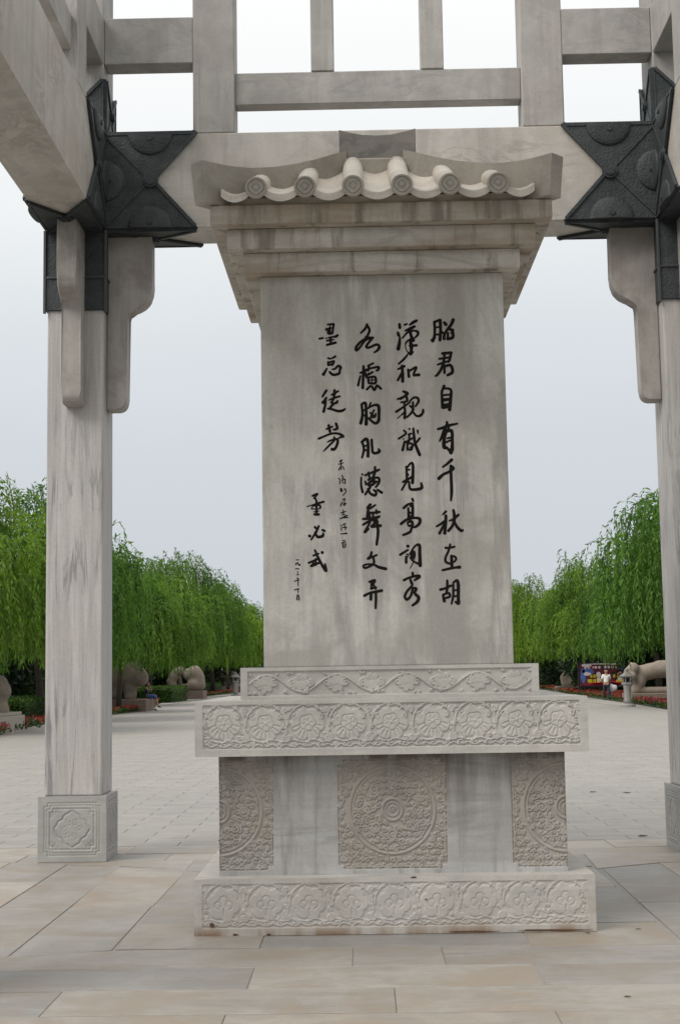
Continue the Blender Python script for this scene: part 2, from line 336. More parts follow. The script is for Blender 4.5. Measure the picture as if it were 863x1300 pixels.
# marble platform slabs (uneven, some joints open)
pf = tag(empty('platform', (0, 0, 0)), kind='structure')
jb = place('joint_bed', box('joint_bed', -8, 8, -2, 13.7, -.05, -.016, M_joint, bevel=0), pf)
def fslab(poly, kind, gap=.0032):
    cx_ = sum(p[0] for p in poly)/len(poly); cy_ = sum(p[1] for p in poly)/len(poly)
    q = []
    for x, y in poly:
        q.append((x - cx_ - gap*math.copysign(1, x-cx_), y - cy_ - gap*math.copysign(1, y-cy_)))
    me = prism('marble_slab', q, -.04, 0, lambda a, b, t: (a, b, t), M_floor[kind], bevel=.0025)
    o = place('marble_slab', me, pf, (cx_, cy_, rnd.uniform(-.003, .0015))); return o
def rect(x0, x1, y0, y1, k, g=.0024): fslab([(x0,y0),(x1,y0),(x1,y1),(x0,y1)], k, g)
for y0, y1, js, ks in ((5.2, 5.78, [-4.5,-1.9,.4,2.3,4.8], ['mid','beige','mid','pale']), (5.78, 6.33, [-4.2,-1.1,-.2,1.6,4.6], ['grey','mid','beige','mid']),
                       (6.34, 6.90, [-4.8,-2.6,-.66,.856,2.9,4.8], ['beige','beige','beige','beige','mid']), (6.905, 7.44, [-4.6,-1.527,.13,2.7,4.6], ['grey','mid','pale','beige']),
                       (7.45, 7.985, [-4.4,-.606,.888,3.1,4.8], ['grey','pale','grey','grey'])):
    for (a, b), k in zip(zip(js, js[1:]), ks): rect(a + (.008 if k == 'pale' and y0 == 7.45 else 0), b - (.008 if k == 'pale' and y0 == 7.45 else 0), y0, y1, k)
fslab([(-3.6,7.99),(-.08,7.99),(-.08,8.54),(-1.46,8.52),(-3.6,8.1)], 'mid'); rect(-.08, .42, 7.99, 8.54, 'mid'); rect(.42, 3.2, 7.99, 8.50, 'mid'); rect(3.2, 4.8, 7.99, 9.1, 'grey')
rect(-1.455, -.62, 8.55, 9.41, 'beige'); rect(-.62, .935, 8.55, 9.3, 'grey'); fslab([(.935,8.51),(1.78,8.51),(1.79,9.24),(.935,9.24)], 'beige')
rect(-1.455, -1.0, 9.415, 11.86, 'grey'); rect(1.3, 1.795, 9.245, 10.76, 'grey'); rect(1.3, 1.81, 10.77, 11.70, 'pale'); rect(-1.0, 1.3, 9.42, 11.86, 'mid')
fslab([(-2.02,8.33),(-1.465,8.53),(-1.465,10.13),(-2.02,10.12)], 'grey', .007); fslab([(-2.03,10.13),(-1.462,10.14),(-1.45,11.84),(-2.06,12.2)], 'beige')
fslab([(-2.515,8.24),(-2.03,8.33),(-2.03,10.9),(-2.515,10.9)], 'mid'); rect(-2.515, -2.035, 10.91, 12.3, 'mid')
rect(-3.03, -2.52, 8.2, 9.7, 'mid'); rect(-3.03, -2.52, 9.71, 11.4, 'pale'); rect(-3.03, -2.52, 11.41, 12.5, 'mid'); rect(-3.6, -3.04, 8.2, 10.4, 'beige'); rect(-3.6, -3.04, 10.41, 12.6, 'pale')
fslab([(1.805,8.51),(3.19,8.51),(3.19,10.0),(1.825,10.0)], 'grey', .008); fslab([(1.825,10.01),(2.365,10.01),(2.365,12.0),(1.86,11.72)], 'grey', .008); rect(2.37, 3.2, 10.01, 11.1, 'mid'); rect(2.37, 3.2, 11.11, 12.1, 'beige')
rect(3.2, 4.8, 9.11, 11.2, 'mid'); rect(3.2, 4.8, 11.21, 12.8, 'pale'); rect(-4.8, -3.61, 8.0, 10.2, 'grey'); rect(-4.8, -3.61, 10.21, 12.6, 'mid')
fslab([(-1.45,11.87),(1.81,11.87),(1.85,12.62),(-1.45,12.62)], 'mid'); fslab([(1.82,11.72),(2.36,12.01),(3.2,12.12),(3.2,12.62),(1.86,12.62)], 'pale')
fslab([(-3.03,12.52),(-2.06,12.3),(-1.46,12.02),(-1.46,12.62),(-3.03,12.62)], 'mid')
for y0, y1, js, ks in ((12.63, 13.1, [-4.8,-3.0,-1.72,-.3,1.58,2.9,4.8], ['pale','mid','pale','mid','pale','pale']), (13.11, 13.68, [-4.8,-3.4,-2.13,-1.0,.6,2.2,3.5,4.8], ['pale','beige','pale','pale','pale','beige','pale'])):
    for (a, b), k in zip(zip(js, js[1:]), ks): rect(a, b, y0, y1, k)
for (x, y), nm in zip([(2.93,18.97),(3.33,18.78),(2.6,13.9),(1.236,7.152),(1.63,8.97),(1.31,8.86)], ['lying far out on the grey pavers, left of a pair','lying far out on the grey pavers, right of a pair','where the marble platform meets the pavers','on the pale front slab at lower right','beside the right front corner of the stone base','touching the right front corner of the stone base']):
    bm = bmesh.new(); L, Wd = (.075, .026)
    pts = [(-L,0,.004),(-L*.3,Wd,.016),(L*.5,Wd*.8,.012),(L,0,.006),(L*.4,-Wd,.015),(-L*.4,-Wd*.8,.004)]
    c = bm.verts.new((0,0,.002)); vs = [bm.verts.new(p) for p in pts]
    for i in range(6): bm.faces.new((c, vs[i], vs[(i+1) % 6]))
    s_ = .28 if y < 9 else .8
    o = place('fallen_leaf', bm_mesh('fallen_leaf', bm, M_bark), None, (x, y, .002), rnd.uniform(-.5, .5)); o.scale = (s_, s_, s_)
    tag(o, 'small dark dry leaf ' + nm, 'leaf', 'dry leaves on the stone paving')

# ------------------------------------------------------------------ carving heights (numpy)
class Relief:
    def __init__(s, W, Hh, res):
        s.W, s.Hh, s.res = W, Hh, res; s.nx = int(round(W/res))+1; s.nz = int(round(Hh/res))+1
        s.x = np.linspace(0, W, s.nx); s.z = np.linspace(0, Hh, s.nz); s.h = np.zeros((s.nz, s.nx)); s.dirt = np.zeros((s.nz, s.nx))
        s.X, s.Z = np.meshgrid(s.x, s.z)
    def win(s, x, z, r):
        i0 = max(0, int((x-r)/s.res)); i1 = min(s.nx, int((x+r)/s.res)+2); j0 = max(0, int((z-r)/s.res)); j1 = min(s.nz, int((z+r)/s.res)+2)
        return slice(j0, j1), slice(i0, i1)
    def sink(s, mask, d): s.h[mask] = -d
    def ridge(s, pts, r, top=-.001, depth=.010):
        P = np.asarray(pts, float); seg = np.hypot(*(P[1:]-P[:-1]).T); t = np.r_[0, np.cumsum(seg)]
        n = max(2, int(t[-1]/(s.res*.9))); tt = np.linspace(0, t[-1], n); xs = np.interp(tt, t, P[:, 0]); zs = np.interp(tt, t, P[:, 1])
        for x, z in zip(xs, zs):
            a, b = s.win(x, z, r); 
            if a.start >= a.stop or b.start >= b.stop: continue
            d2 = ((s.X[a, b]-x)**2 + (s.Z[a, b]-z)**2)/(r*r); v = np.where(d2 < 1, top - depth*(1-np.sqrt(np.clip(1-d2, 0, 1))), -9)
            s.h[a, b] = np.maximum(s.h[a, b], v)
    def groove(s, pts, r, d):
        P = np.asarray(pts, float); seg = np.hypot(*(P[1:]-P[:-1]).T); t = np.r_[0, np.cumsum(seg)]
        n = max(2, int(t[-1]/(s.res*.9))); tt = np.linspace(0, t[-1], n); xs = np.interp(tt, t, P[:, 0]); zs = np.interp(tt, t, P[:, 1]); acc = np.zeros_like(s.h)
        for x, z in zip(xs, zs):
            a, b = s.win(x, z, r)
            if a.start >= a.stop or b.start >= b.stop: continue
            d2 = ((s.X[a, b]-x)**2 + (s.Z[a, b]-z)**2)/(r*r); acc[a, b] = np.maximum(acc[a, b], np.sqrt(np.clip(1-d2, 0, 1)))
        s.h -= acc*d
    def plateau(s, cx, cz, fr, top, R_):
        a, b = s.win(cx, cz, R_); th = np.arctan2(s.Z[a, b]-cz, s.X[a, b]-cx); rr = np.hypot(s.X[a, b]-cx, s.Z[a, b]-cz)
        e = np.clip((fr(th)-rr)/(.010), 0, 1); floor = s.h[a, b]; v = floor + (top-floor)*np.sqrt(np.clip(1-(1-e)**2, 0, 1)); s.h[a, b] = np.where(e > 0, np.maximum(floor, v), floor)
    def mesh(s, name, mat, yface, x0, z0, step=1):
        h = s.h[::step, ::step]; X = s.X[::step, ::step]; Z = s.Z[::step, ::step]; D = s.dirt[::step, ::step]
        nz, nx = h.shape; V = np.stack([X+x0, -yface - h, Z+z0], -1).reshape(-1, 3)
        # force the far rows onto the exact outline
        i = np.arange(nz*nx).reshape(nz, nx); Fq = np.stack([i[:-1, :-1], i[:-1, 1:], i[1:, 1:], i[1:, :-1]], -1).reshape(-1, 4)
        me = mesh_np(name, V, Fq, mat, smooth=True)
        at = me.attributes.new('dirt', 'FLOAT', 'POINT'); at.data.foreach_set('value', D.ravel().astype(np.float32)); return me
def spiral(cx, cz, r, turns=1.6, ph=0., d=1, r1=.15):
    n = max(10, int(16*turns)); t = np.linspace(0, 1, n); a = ph + d*2*PI*turns*t; rr = r*(1-(1-r1)*t); return np.c_[cx+rr*np.cos(a), cz+rr*np.sin(a)]
def arc(cx, cz, rx, rz, a0, a1, n=24): a = np.radians(np.linspace(a0, a1, n)); return np.c_[cx+rx*np.cos(a), cz+rz*np.sin(a)]
def wave(x0, x1, z, amp, n): x = np.linspace(x0, x1, n*14); return np.c_[x, z+amp*np.sin((x-x0)/(x1-x0)*2*PI*n)]
rs = np.random.RandomState(3)
RES = .004
def cloud_tier(W, Hh, mx, mb, mt, nmed, shallow=1.0, style=0):
    q = Relief(W, Hh, RES); fx0, fx1, fz0, fz1 = mx, W-mx, mb, Hh-mt; D = .012*shallow
    msk = (q.X > fx0) & (q.X < fx1) & (q.Z > fz0) & (q.Z < fz1); q.sink(msk, D)
    fh = fz1-fz0; sp = (fx1-fx0)/nmed; Rm = min(sp*.43, fh*.40)
    for k in range(nmed):
        cx_ = fx0+sp*(k+.5); cz_ = fz0+fh*.55 + rs.uniform(-.003, .003); ph = rs.uniform(0, .3); nl = 6
        q.plateau(cx_, cz_, lambda th, p=ph: Rm*(.80+.20*np.abs(np.cos(nl*(th+p)/2))**.6), -.0035*shallow, Rm*1.05)
        for sd_ in (-1, 1):
            if style == 0:
                q.ridge(spiral(cx_+sd_*Rm*.74, cz_+Rm*.42, Rm*.17, 1.1, PI/2, -sd_), .0055, .0, .007*shallow)
            else:
                q.groove(spiral(cx_+sd_*Rm*.30, cz_-Rm*.05, Rm*.26, .9, -PI/2, sd_, .6), .005, .004)
        if style == 0:
            th = np.linspace(0, 2*PI, 60); ir = Rm*.40*(1+.22*np.abs(np.cos(2.5*(th+ph)))); q.groove(np.c_[cx_+ir*np.cos(th), cz_+Rm*.08+ir*np.sin(th)], .0045, .006)
            for a in np.radians(np.linspace(190, 350, 9)+rs.uniform(-5, 5)):
                q.groove([(cx_+Rm*.50*math.cos(a), cz_+Rm*.05+Rm*.50*math.sin(a)), (cx_+Rm*.84*math.cos(a), cz_+Rm*.84*math.sin(a))], .0045, .006)
            for a in np.radians(np.linspace(0, 360, 7)[:-1]+rs.uniform(0, 60)): q.groove([(cx_+Rm*.12*math.cos(a), cz_+Rm*.08+Rm*.12*math.sin(a)), (cx_+Rm*.34*math.cos(a), cz_+Rm*.08+Rm*.34*math.sin(a))], .004, .004)
            q.ridge([(cx_, cz_+Rm*.06), (cx_, cz_+Rm*.1)], .009, .0, .006)
        else:
            q.groove(arc(cx_, cz_+Rm*.25, Rm*.22, Rm*.2, -20, 200), .005, .004); q.groove([(cx_, cz_-Rm*.3), (cx_, cz_-Rm*.7)], .005, .004)
        # scroll crown over each medallion and leafy hook
        tw = .0075
        q.ridge(np.r_[arc(cx_, cz_+.002, Rm*1.15, Rm*1.15, 185, 100), arc(cx_+Rm*.25, cz_+Rm*.92, Rm*.35, Rm*.18, 130, -40)], tw*.8, -.0008, .010*shallow)
        q.ridge(arc(cx_, cz_, Rm*1.15, Rm*1.15, 62, 5), tw*.65, -.001, .010*shallow)
        for a, rr, s_ in ((125, 1.22, .10), (150, 1.2, .10), (60, 1.2, .11), (100, 1.0, .10), (35, 1.22, .10)):
            a = math.radians(a+rs.uniform(-6, 6)); q.ridge(spiral(cx_+Rm*rr*math.cos(a), cz_+Rm*rr*math.sin(a)*.98, Rm*s_*1.2, .8, rs.uniform(0, 6), rs.choice([-1, 1])), .0052, -.001, .010*shallow)
        for a in range(0, 360, 24):
            a_ = math.radians(a+rs.uniform(-8, 8)); rr_ = rs.uniform(1.08, 1.42); px_, pz_ = cx_+Rm*rr_*math.cos(a_), cz_+Rm*rr_*math.sin(a_)
            if fz0+.015 < pz_ < fz1-.012: q.ridge(spiral(px_, pz_, Rm*.12, 1.0, rs.uniform(0, 6), rs.choice([-1, 1])), .0046, -.001, .010*shallow)
        q.ridge(spiral(cx_+sp*.5, cz_-Rm*.80, Rm*.25, 1.8, PI/2, 1 if k % 2 else -1), .0065, -.0006, .010*shallow)
        q.ridge(spiral(cx_+sp*.46, cz_+Rm*.80, Rm*.20, 1.5, -PI/2, -1 if k % 2 else 1), .006, -.0006, .010*shallow)
        q.ridge([(cx_+sp*.5, cz_-Rm*.5), (cx_+sp*.49, cz_), (cx_+sp*.47, cz_+Rm*.5)], .006, -.001, .010*shallow)
    nb = nmed*3; bw = (fx1-fx0)/nb
    for k in range(nb):
        x = fx0+bw*(k+.5); q.ridge(spiral(x, fz0+fh*.085, bw*.24, 1.2, rs.uniform(0, 6), 1 if k % 2 else -1), .0055, -.0008, .010*shallow)
        q.ridge([(x+bw*.1, fz0+fh*.04), (x+bw*.45, fz0+fh*.10), (x+bw*.8, fz0+fh*.04)], .005, -.0008, .010*shallow)
    q.ridge(wave(fx0+.01, fx1-.01, fz0+fh*.17, .006, nmed*2), .0045, -.001, .010*shallow)
    for xe, dr in ((fx0+.018, 1), (fx1-.018, -1)):
        for zz in np.linspace(fz0+.03, fz1-.03, 7): q.ridge(spiral(xe, zz, .014, 1, rs.uniform(0, 6), dr), .0045, -.001, .010*shallow)
    return q
def vine_tier(W, Hh, m, nfl):
    q = Relief(W, Hh, RES); q.sink((q.X > m) & (q.X < W-m) & (q.Z > .026) & (q.Z < Hh-.026), .013); fh = Hh-.052; sp = (W-2*m)/nfl
    q.ridge(wave(m+.01, W-m-.01, Hh/2, fh*.36, nfl/2 and max(1, nfl//2)), .0065, -.0005, .008)
    for k in range(nfl):
        cx_ = m+sp*(k+.5); cz_ = Hh/2 + (.004 if k % 2 else -.004); up = 1 if k % 2 else -1; Rf = fh*.40
        q.plateau(cx_, cz_, lambda th: Rf*(.78+.22*np.abs(np.cos(3.5*th))), -.003, Rf*1.05)
        for sd_ in (-1, 1): q.ridge(spiral(cx_+sd_*Rf*.95, cz_-up*Rf*.1, Rf*.38, 1.5, PI/2, -sd_*up), .006, 0, .008)
        for a in np.radians(np.linspace(30, 150, 6)): q.groove([(cx_+Rf*.2*math.cos(a), cz_+up*Rf*.2*math.sin(a)), (cx_+Rf*.8*math.cos(a), cz_+up*Rf*.8*math.sin(a))], .0035, .0035)
        q.ridge(arc(cx_, cz_-up*Rf*.2, Rf*.85, Rf*.75, 200, 340) if up > 0 else arc(cx_, cz_-up*Rf*.2, Rf*.85, Rf*.75, 20, 160), .0055, 0, .008)
        for j in range(5): q.ridge(spiral(cx_+rs.uniform(-.5, .5)*sp, cz_+rs.choice([-1, 1])*fh*.4, .011, .9, rs.uniform(0, 6), rs.choice([-1, 1])), .0045, -.001, .008)
    return q
def scroll_fill(q, mask_fn, x0, x1, z0, z1, spc=.036, mirror=None):
    n = int((x1-x0)/spc); m = int((z1-z0)/spc)
    for i in range(n):
        for j in range(m):
            x = x0+(i+.5+(j % 2)*.4)*(x1-x0)/n + rs.uniform(-.006, .006); z = z0+(j+.5)*(z1-z0)/m + rs.uniform(-.006, .006)
            if not mask_fn(x, z): continue
            p = spiral(x, z, rs.uniform(.014, .020), rs.uniform(.9, 1.5), rs.uniform(0, 6.3), rs.choice([-1, 1])); tl = p[0]
            a = rs.uniform(0, 6.3); p = np.r_[[(tl[0]+.022*math.cos(a), tl[1]+.022*math.sin(a))], p]; q.ridge(p, .0056, -.0005, .012)
def body_relief(W, Hh):
    q = Relief(W, Hh, RES); cz_ = Hh*.53; cR = .262
    def panel(xc, hw, z0, z1):
        def inside(x, z):
            ax, c = np.abs(x-xc), .032
            return (ax < hw) & (z > z0) & (z < z1) & ~((ax > hw-c) & ((z > z1-c*.8) | (z < z0+c*.8)))
        q.sink(inside(q.X, q.Z), .010); q.dirt[inside(q.X, q.Z)] = 1.0
        q.ridge(arc(xc, cz_, cR, cR*1.02, 0, 360, 90), .010, 0, .010); q.ridge(arc(xc, cz_, cR-.024, (cR-.024)*1.02, 0, 360, 90), .004, -.002, .008)
        q.ridge(arc(xc, cz_, .062, .066, 0, 360, 40), .008, 0, .010); q.ridge(arc(xc, cz_, .040, .042, 0, 360, 30), .004, -.002, .008); q.ridge(spiral(xc, cz_, .022, 1.4), .005, -.002, .007)
        for sx_ in (-1, 1): q.ridge([(xc+sx_*(hw-.012), z0+.05), (xc+sx_*(hw-.012), z1-.05)], .005, -.001, .008)
        q.ridge([(xc-hw+.05, z0+.012), (xc+hw-.05, z0+.012)], .005, -.001, .008); q.ridge([(xc-hw+.05, z1-.012), (xc+hw-.05, z1-.012)], .005, -.001, .008)
        def mf(x, z):
            d = math.hypot(x-xc, z-cz_); return bool(inside(np.array(x), np.array(z))) and abs(x-xc) < hw-.008 and (abs(d-cR) > .022) and d > .09 and z0+.012 < z < z1-.012
        scroll_fill(q, mf, xc-hw, xc+hw, z0, z1)
        for a in range(8): q.ridge(spiral(xc+.15*math.cos(a*PI/4), cz_+.15*math.sin(a*PI/4), .034, 1.6, a*PI/4, 1 if a % 2 else -1), .0065, 0, .009)
    for xc in (W/2, 0.0, W): panel(xc, .335, .030, Hh-.035)
    return q
def colbase_relief(W, Hh):
    q = Relief(W, Hh, .006); a = .055
    def fr(i, r, d):
        c = .03; q.groove([(a+i+c, a+i), (W-a-i-c, a+i), (W-a-i-c, a+i+c), (W-a-i, a+i+c), (W-a-i, Hh-a-i-c), (W-a-i-c, Hh-a-i-c), (W-a-i-c, Hh-a-i), (a+i+c, Hh-a-i), (a+i+c, Hh-a-i-c), (a+i, Hh-a-i-c), (a+i, a+i+c), (a+i+c, a+i+c), (a+i+c, a+i)], r, d)
    fr(0, .007, .006); fr(.022, .006, .005); fr(.05, .007, .006)
    t = np.linspace(0, 2*PI, 120); rr = .135*(1+.10*np.cos(4*t)+.035*np.cos(12*t)); q.groove(np.c_[W/2+rr*np.cos(t), Hh/2+rr*np.sin(t)], .008, .007)
    for k in range(6): q.groove(spiral(W/2+.06*math.cos(k), Hh/2+.06*math.sin(k), .03, 1.2, k, 1), .006, .0035)
    for sx_ in (-1, 1):
        for sz_ in (-1, 1):
            for k in range(3): q.groove(spiral(W/2+sx_*(.13+.025*k), Hh/2+sz_*(.15-.02*k), .018, 1, k, sx_), .005, .004)
    for k in range(14):
        q.groove([(a+.03+k*(W-2*a-.06)/14, a+.011), (a+.045+k*(W-2*a-.06)/14, a+.015)], .005, .004)
    return q

# ------------------------------------------------------------------ stone pavilion round the stele
PCX, PCY = .228, 10.14
pav = empty('stone_pavilion', (PCX, PCY, 0)); tag(pav, 'pale marble pavilion frame with square columns and dark bronze corner joints around the stele', 'pavilion')
HC, HS, HB, BT, BH = 2.738, .25, .2935, 5.57, 6.45
IN, OUT = HC-HS, HC+HS
shaft_me = box('column', -HS, HS, -HS, HS, .552, 5.60, M_column, bevel=.016, seg=2)
cb_me = box('column_base', -HB+.012, HB-.012, -HB+.012, HB-.012, 0, .5515, M_colbase, bevel=0)
lid_me = box('base_cap', -HB+.0006, HB-.0006, -HB+.0006, HB-.0006, .540, .552, M_colbase, bevel=0)
cr = colbase_relief(2*HB, .552); cr_me = cr.mesh('carved_panel', M_colbase, HB, -HB, 0)
prof = [(0, 3.95), (.135, 3.95), (.175, 3.968), (.198, 4.01), (.203, 4.06), (.203, 4.80), (.212, 4.838), (.24, 4.856), (.30, 4.872), (.36, 4.905), (.405, 4.955), (.43, 5.03), (.435, 5.10), (.435, 5.552), (0, 5.552)]
prof = [(max(0, a - (.022 if a > .1 else 0)), b) for a, b in prof]
br_x = prism('bracket', prof, -.095, .095, lambda a, b, t: (-IN+a, HC+t, b), M_bracket, bevel=.012)
br_y = prism('bracket', prof, -.085, .085, lambda a, b, t: (-HC+t, IN-a, b), M_bracket, bevel=.012)

def bronze_plate(name, L, Hh, fr, T=.022, boss=.2, lower_boss=True):
    """swallow-tailed plate: a from 0..L away from the corner, b 0..Hh, t outwards"""
    bm = bmesh.new(); kx = L*.5
    add_prism(bm, [(0, 0), (L, 0), (kx+.03, Hh/2), (L, Hh), (0, Hh)], -.01, T, fr)
    def bar(p, q, w_, t0, t1):
        d = Vector((q[0]-p[0], q[1]-p[1])); d.normalize(); nn = Vector((-d.y, d.x))*w_/2
        add_prism(bm, [(p[0]-nn.x, p[1]-nn.y), (q[0]-nn.x, q[1]-nn.y), (q[0]+nn.x, q[1]+nn.y), (p[0]+nn.x, p[1]+nn.y)], t0, t1, fr)
    bar((L-.016, .012), (kx+.025, Hh/2), .030, T-.005, T+.014); bar((L-.016, Hh-.012), (kx+.025, Hh/2), .030, T-.006, T+.0135)
    bar((0.01, .01), (kx, Hh/2), .020, T-.004, T+.012); bar((.01, Hh-.01), (kx, Hh/2), .020, T-.0045, T+.0085)
    bar((0, .008), (L-.02, .008), .014, T-.003, T+.007); bar((0, Hh-.008), (L-.02, Hh-.008), .014, T-.0035, T+.0075); bar((.008, .02), (.008, Hh-.02), .014, T-.004, T+.006)
    def ring(c, r0, r1, t0, t1, n=20):
        add_prism(bm, [(c[0]+r1*math.cos(2*PI*i/n), c[1]+r1*math.sin(2*PI*i/n)) for i in range(n)], t0, t1, fr)
    kr = min(.068, Hh*.12); ring((kx+.005, Hh/2), 0, kr, T, T+.024); ring((kx+.005, Hh/2), 0, kr*.66, T+.022, T+.036, 16)
    def half(c, r, a0, dep_):
        dep = dep_*.55
        n, m = 20, 6; rows_ = []
        for j in range(m+1):
            ph = j/m*PI/2; rr = r*math.cos(ph); t = T + .008 + dep*math.sin(ph)
            if j == 0: rows_.append([bm.verts.new(fr(c[0]+r*1.0*math.cos(a0+PI*i/n), c[1]+r*math.sin(a0+PI*i/n), T-.002)) for i in range(n+1)])
            rows_.append([bm.verts.new(fr(c[0]+rr*math.cos(a0+PI*i/n), c[1]+rr*math.sin(a0+PI*i/n), t)) for i in range(n+1)])
        for A, B in zip(rows_, rows_[1:]):
            for i in range(n): bm.faces.new((A[i], A[i+1], B[i+1], B[i]))
        base = [row[0] for row in rows_] ; end = [row[-1] for row in rows_]
        try: bm.faces.new(base + end[::-1][1:])
        except Exception: pass
    if boss:
        half((kx, Hh), boss, PI, .055); half((kx, 0), boss, 0, .055)
        if Hh > .6: half((.0, Hh/2), boss*.95, -PI/2, .055)
        for c in ((kx, Hh-.05), (kx, .05), (.055, Hh/2)): ring(c, 0, .026, T+.015, T+.046, 12)
    return bm_mesh(name, bm, M_bronze, bevel=0)
Lp, Hp = .845, BH-BT
def jf(fn): return fn
plates = [
 ('x_in', bronze_plate('bronze_plate', Lp, Hp, lambda a, b, t: (-IN+a, IN-t, BT+b))),
 ('x_out', bronze_plate('bronze_plate', Lp, Hp, lambda a, b, t: (-IN+a, OUT+t, BT+b))),
 ('x_bot', bronze_plate('bronze_plate', Lp, 2*HS, lambda a, b, t: (-IN+a, IN+b, BT-t), boss=0)),
 ('y_in', bronze_plate('bronze_plate', Lp, Hp, lambda a, b, t: (-IN+t, IN-a, BT+b))),
 ('y_out', bronze_plate('bronze_plate', Lp, Hp, lambda a, b, t: (-OUT-t, IN-a, BT+b))),
 ('y_bot', bronze_plate('bronze_plate', Lp, 2*HS, lambda a, b, t: (-OUT+b, IN-a, BT-t), boss=0)),
 ('x_top', bronze_plate('bronze_plate', Lp, 2*HS, lambda a, b, t: (-IN+a, IN+b, BH+t), boss=0)),
 ('y_top', bronze_plate('bronze_plate', Lp, 2*HS, lambda a, b, t: (-OUT+b, IN-a, BH+t), boss=0)),
 ('p_e', bronze_plate('bronze_plate', .55, 2*HS, lambda a, b, t: (-IN+t, IN+b, BH-.02+a), boss=0)),
 ('p_s', bronze_plate('bronze_plate', .55, 2*HS, lambda a, b, t: (-OUT+b, IN-t, BH-.02+a), boss=0)),
 ('p_w', bronze_plate('bronze_plate', .55, 2*HS, lambda a, b, t: (-OUT-t, IN+b, BH-.02+a), boss=0)),
 ('p_n', bronze_plate('bronze_plate', .55, 2*HS, lambda a, b, t: (-OUT+b, OUT+t, BH-.02+a), boss=0)),
]
bm = bmesh.new(); s1 = HS+.016
add_box(bm, -HC-s1, -HC+s1, HC-s1, HC+s1, 5.13, 6.47); joint_me = bm_mesh('bronze_joint', bm, M_bronze, bevel=.006)
bm = bmesh.new(); s2 = HS+.022; add_box(bm, -HC-s2, -HC+s2, HC-s2, HC+s2, 4.826, 5.125); collar_me = bm_mesh('collar', bm, M_bronze, bevel=.006)
bm = bmesh.new(); s3 = HS+.034; add_box(bm, -HC-s3, -HC+s3, HC-s3, HC+s3, 5.115, 5.138); lip_me = bm_mesh('collar_lip', bm, M_bronze_lite, bevel=.005)
bm = bmesh.new()
for sx_, sy_ in ((1, -1), (1, 1), (-1, -1), (-1, 1)):
    pass
edge_me = box('collar_edge', -.012, .012, -.012, .012, 4.80, 5.56, M_bronze_lite, bevel=.003)
beam_me = box('beam', -IN+.0, IN-.0, IN, OUT, BT, BH, M_beam, bevel=.008)
cpost_me = box('corner_post', -OUT+.002, -IN-.002, IN+.002, OUT-.002, BH, 8.30, M_post, bevel=.012)
UX = 1.49
post_me = box('upper_post', -.189, .189, IN+.004, IN+.34, BH+.002, 8.30, M_post, bevel=.01)
railL_me = box('side_rail', -.5, .5, IN+.008, IN+.235, 7.12, 7.56, M_rail, bevel=.008)
railM_me = box('middle_rail', -UX+.189, UX-.189, IN+.06, IN+.22, 6.73, 7.035, M_rail, bevel=.008)
bal_me = box('baluster', -.105, .105, IN+.05, IN+.23, 7.035, 8.30, M_post, bevel=.008)
top_me = box('top_beam', -IN, IN, IN+.1, OUT-.1, 8.30, 8.52, M_beam, bevel=.01)
for k in range(4):
    a = k*PI/2
    def P_(n, me, p=pav): o = place(n, me, p); o.rotation_euler = (0, 0, a); return o
    def rot(x, y): return (x*math.cos(a)-y*math.sin(a), x*math.sin(a)+y*math.cos(a), 0)
    P_('beam', beam_me); P_('corner_post', cpost_me); P_('middle_rail', railM_me); P_('top_beam', top_me)
    for s_ in (-1, 1):
        o = P_('upper_post', post_me); o.location = rot(s_*UX, 0)
        wdt = IN-UX-.189; o = P_('side_rail', railL_me); o.scale = (wdt, 1, 1); o.location = rot(s_*(UX+.189+wdt/2), 0)
        o = P_('baluster', bal_me); o.location = rot(s_*.50, 0)
    c = place('column', shaft_me, pav, rot(-HC, HC), a)
    for me, x in ((br_x, 0), (br_y, 0)) if k in (0, 3) else ():
        o = place('bracket', me, c, (HC, -HC, 0))
    cb = place('column_base', cb_me, pav, rot(-HC, HC), a); place('base_cap', lid_me, cb)
    for j in range(4): place('carved_panel', cr_me, cb, (0, 0, 0), j*PI/2)
    j_ = P_('bronze_joint', joint_me)
    for nm, me in plates: place('bronze_plate', me, j_)
    place('collar', collar_me, j_); place('collar_lip', lip_me, j_); [place('collar_edge', edge_me, j_, (-HC+p_*s2, HC+q_*s2, 0)) for p_ in (-1, 1) for q_ in (-1, 1)]

# ------------------------------------------------------------------ inscribed stele
SCX, SCY = .167, 10.14
st = empty('inscribed_stele', (SCX, SCY, 0)); tag(st, 'tall marble stele with black brush calligraphy, tiled stone roof and carved stepped base', 'stele')
def tier(name, half, z0, z1, mat, q, step_side=3):
    b = place(name, box(name, -half+.03, half-.03, -half+.03, half-.03, z0+.001, z1-.001, mat, bevel=0), st)
    place('cap_slab', box('cap_slab', -half+.0006, half-.0006, -half+.0006, half-.0006, z1-.010, z1, mat, bevel=0), b)
    place('foot_slab', box('foot_slab', -half+.0006, half-.0006, -half+.0006, half-.0006, z0, z0+.008, mat, bevel=0), b)
    fm = q.mesh('carved_frieze', mat, half, -half, z0); place('carved_frieze', fm, b)
    lo = q.mesh('carved_frieze', mat, half, -half, z0, step_side)
    for k in (1, 2, 3): place('carved_frieze', lo, b, (0, 0, 0), k*PI/2)
    return b
def fit(n): return n
t3h, t3z = 1.2, .336
tier('bottom_tier', 1.208, 0, .336, M_tier3, cloud_tier(2.416, .336, .05, .045, .035, 9, .55, 1))
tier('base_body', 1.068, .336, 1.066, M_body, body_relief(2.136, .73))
tier('upper_tier', 1.2, 1.066, 1.402, M_tier, cloud_tier(2.40, .336, .05, .045, .026, 9, 1.0, 0))
tier('top_tier', .94, 1.402, 1.606, M_tier, vine_tier(1.88, .204, .045, 8))
SL = .80
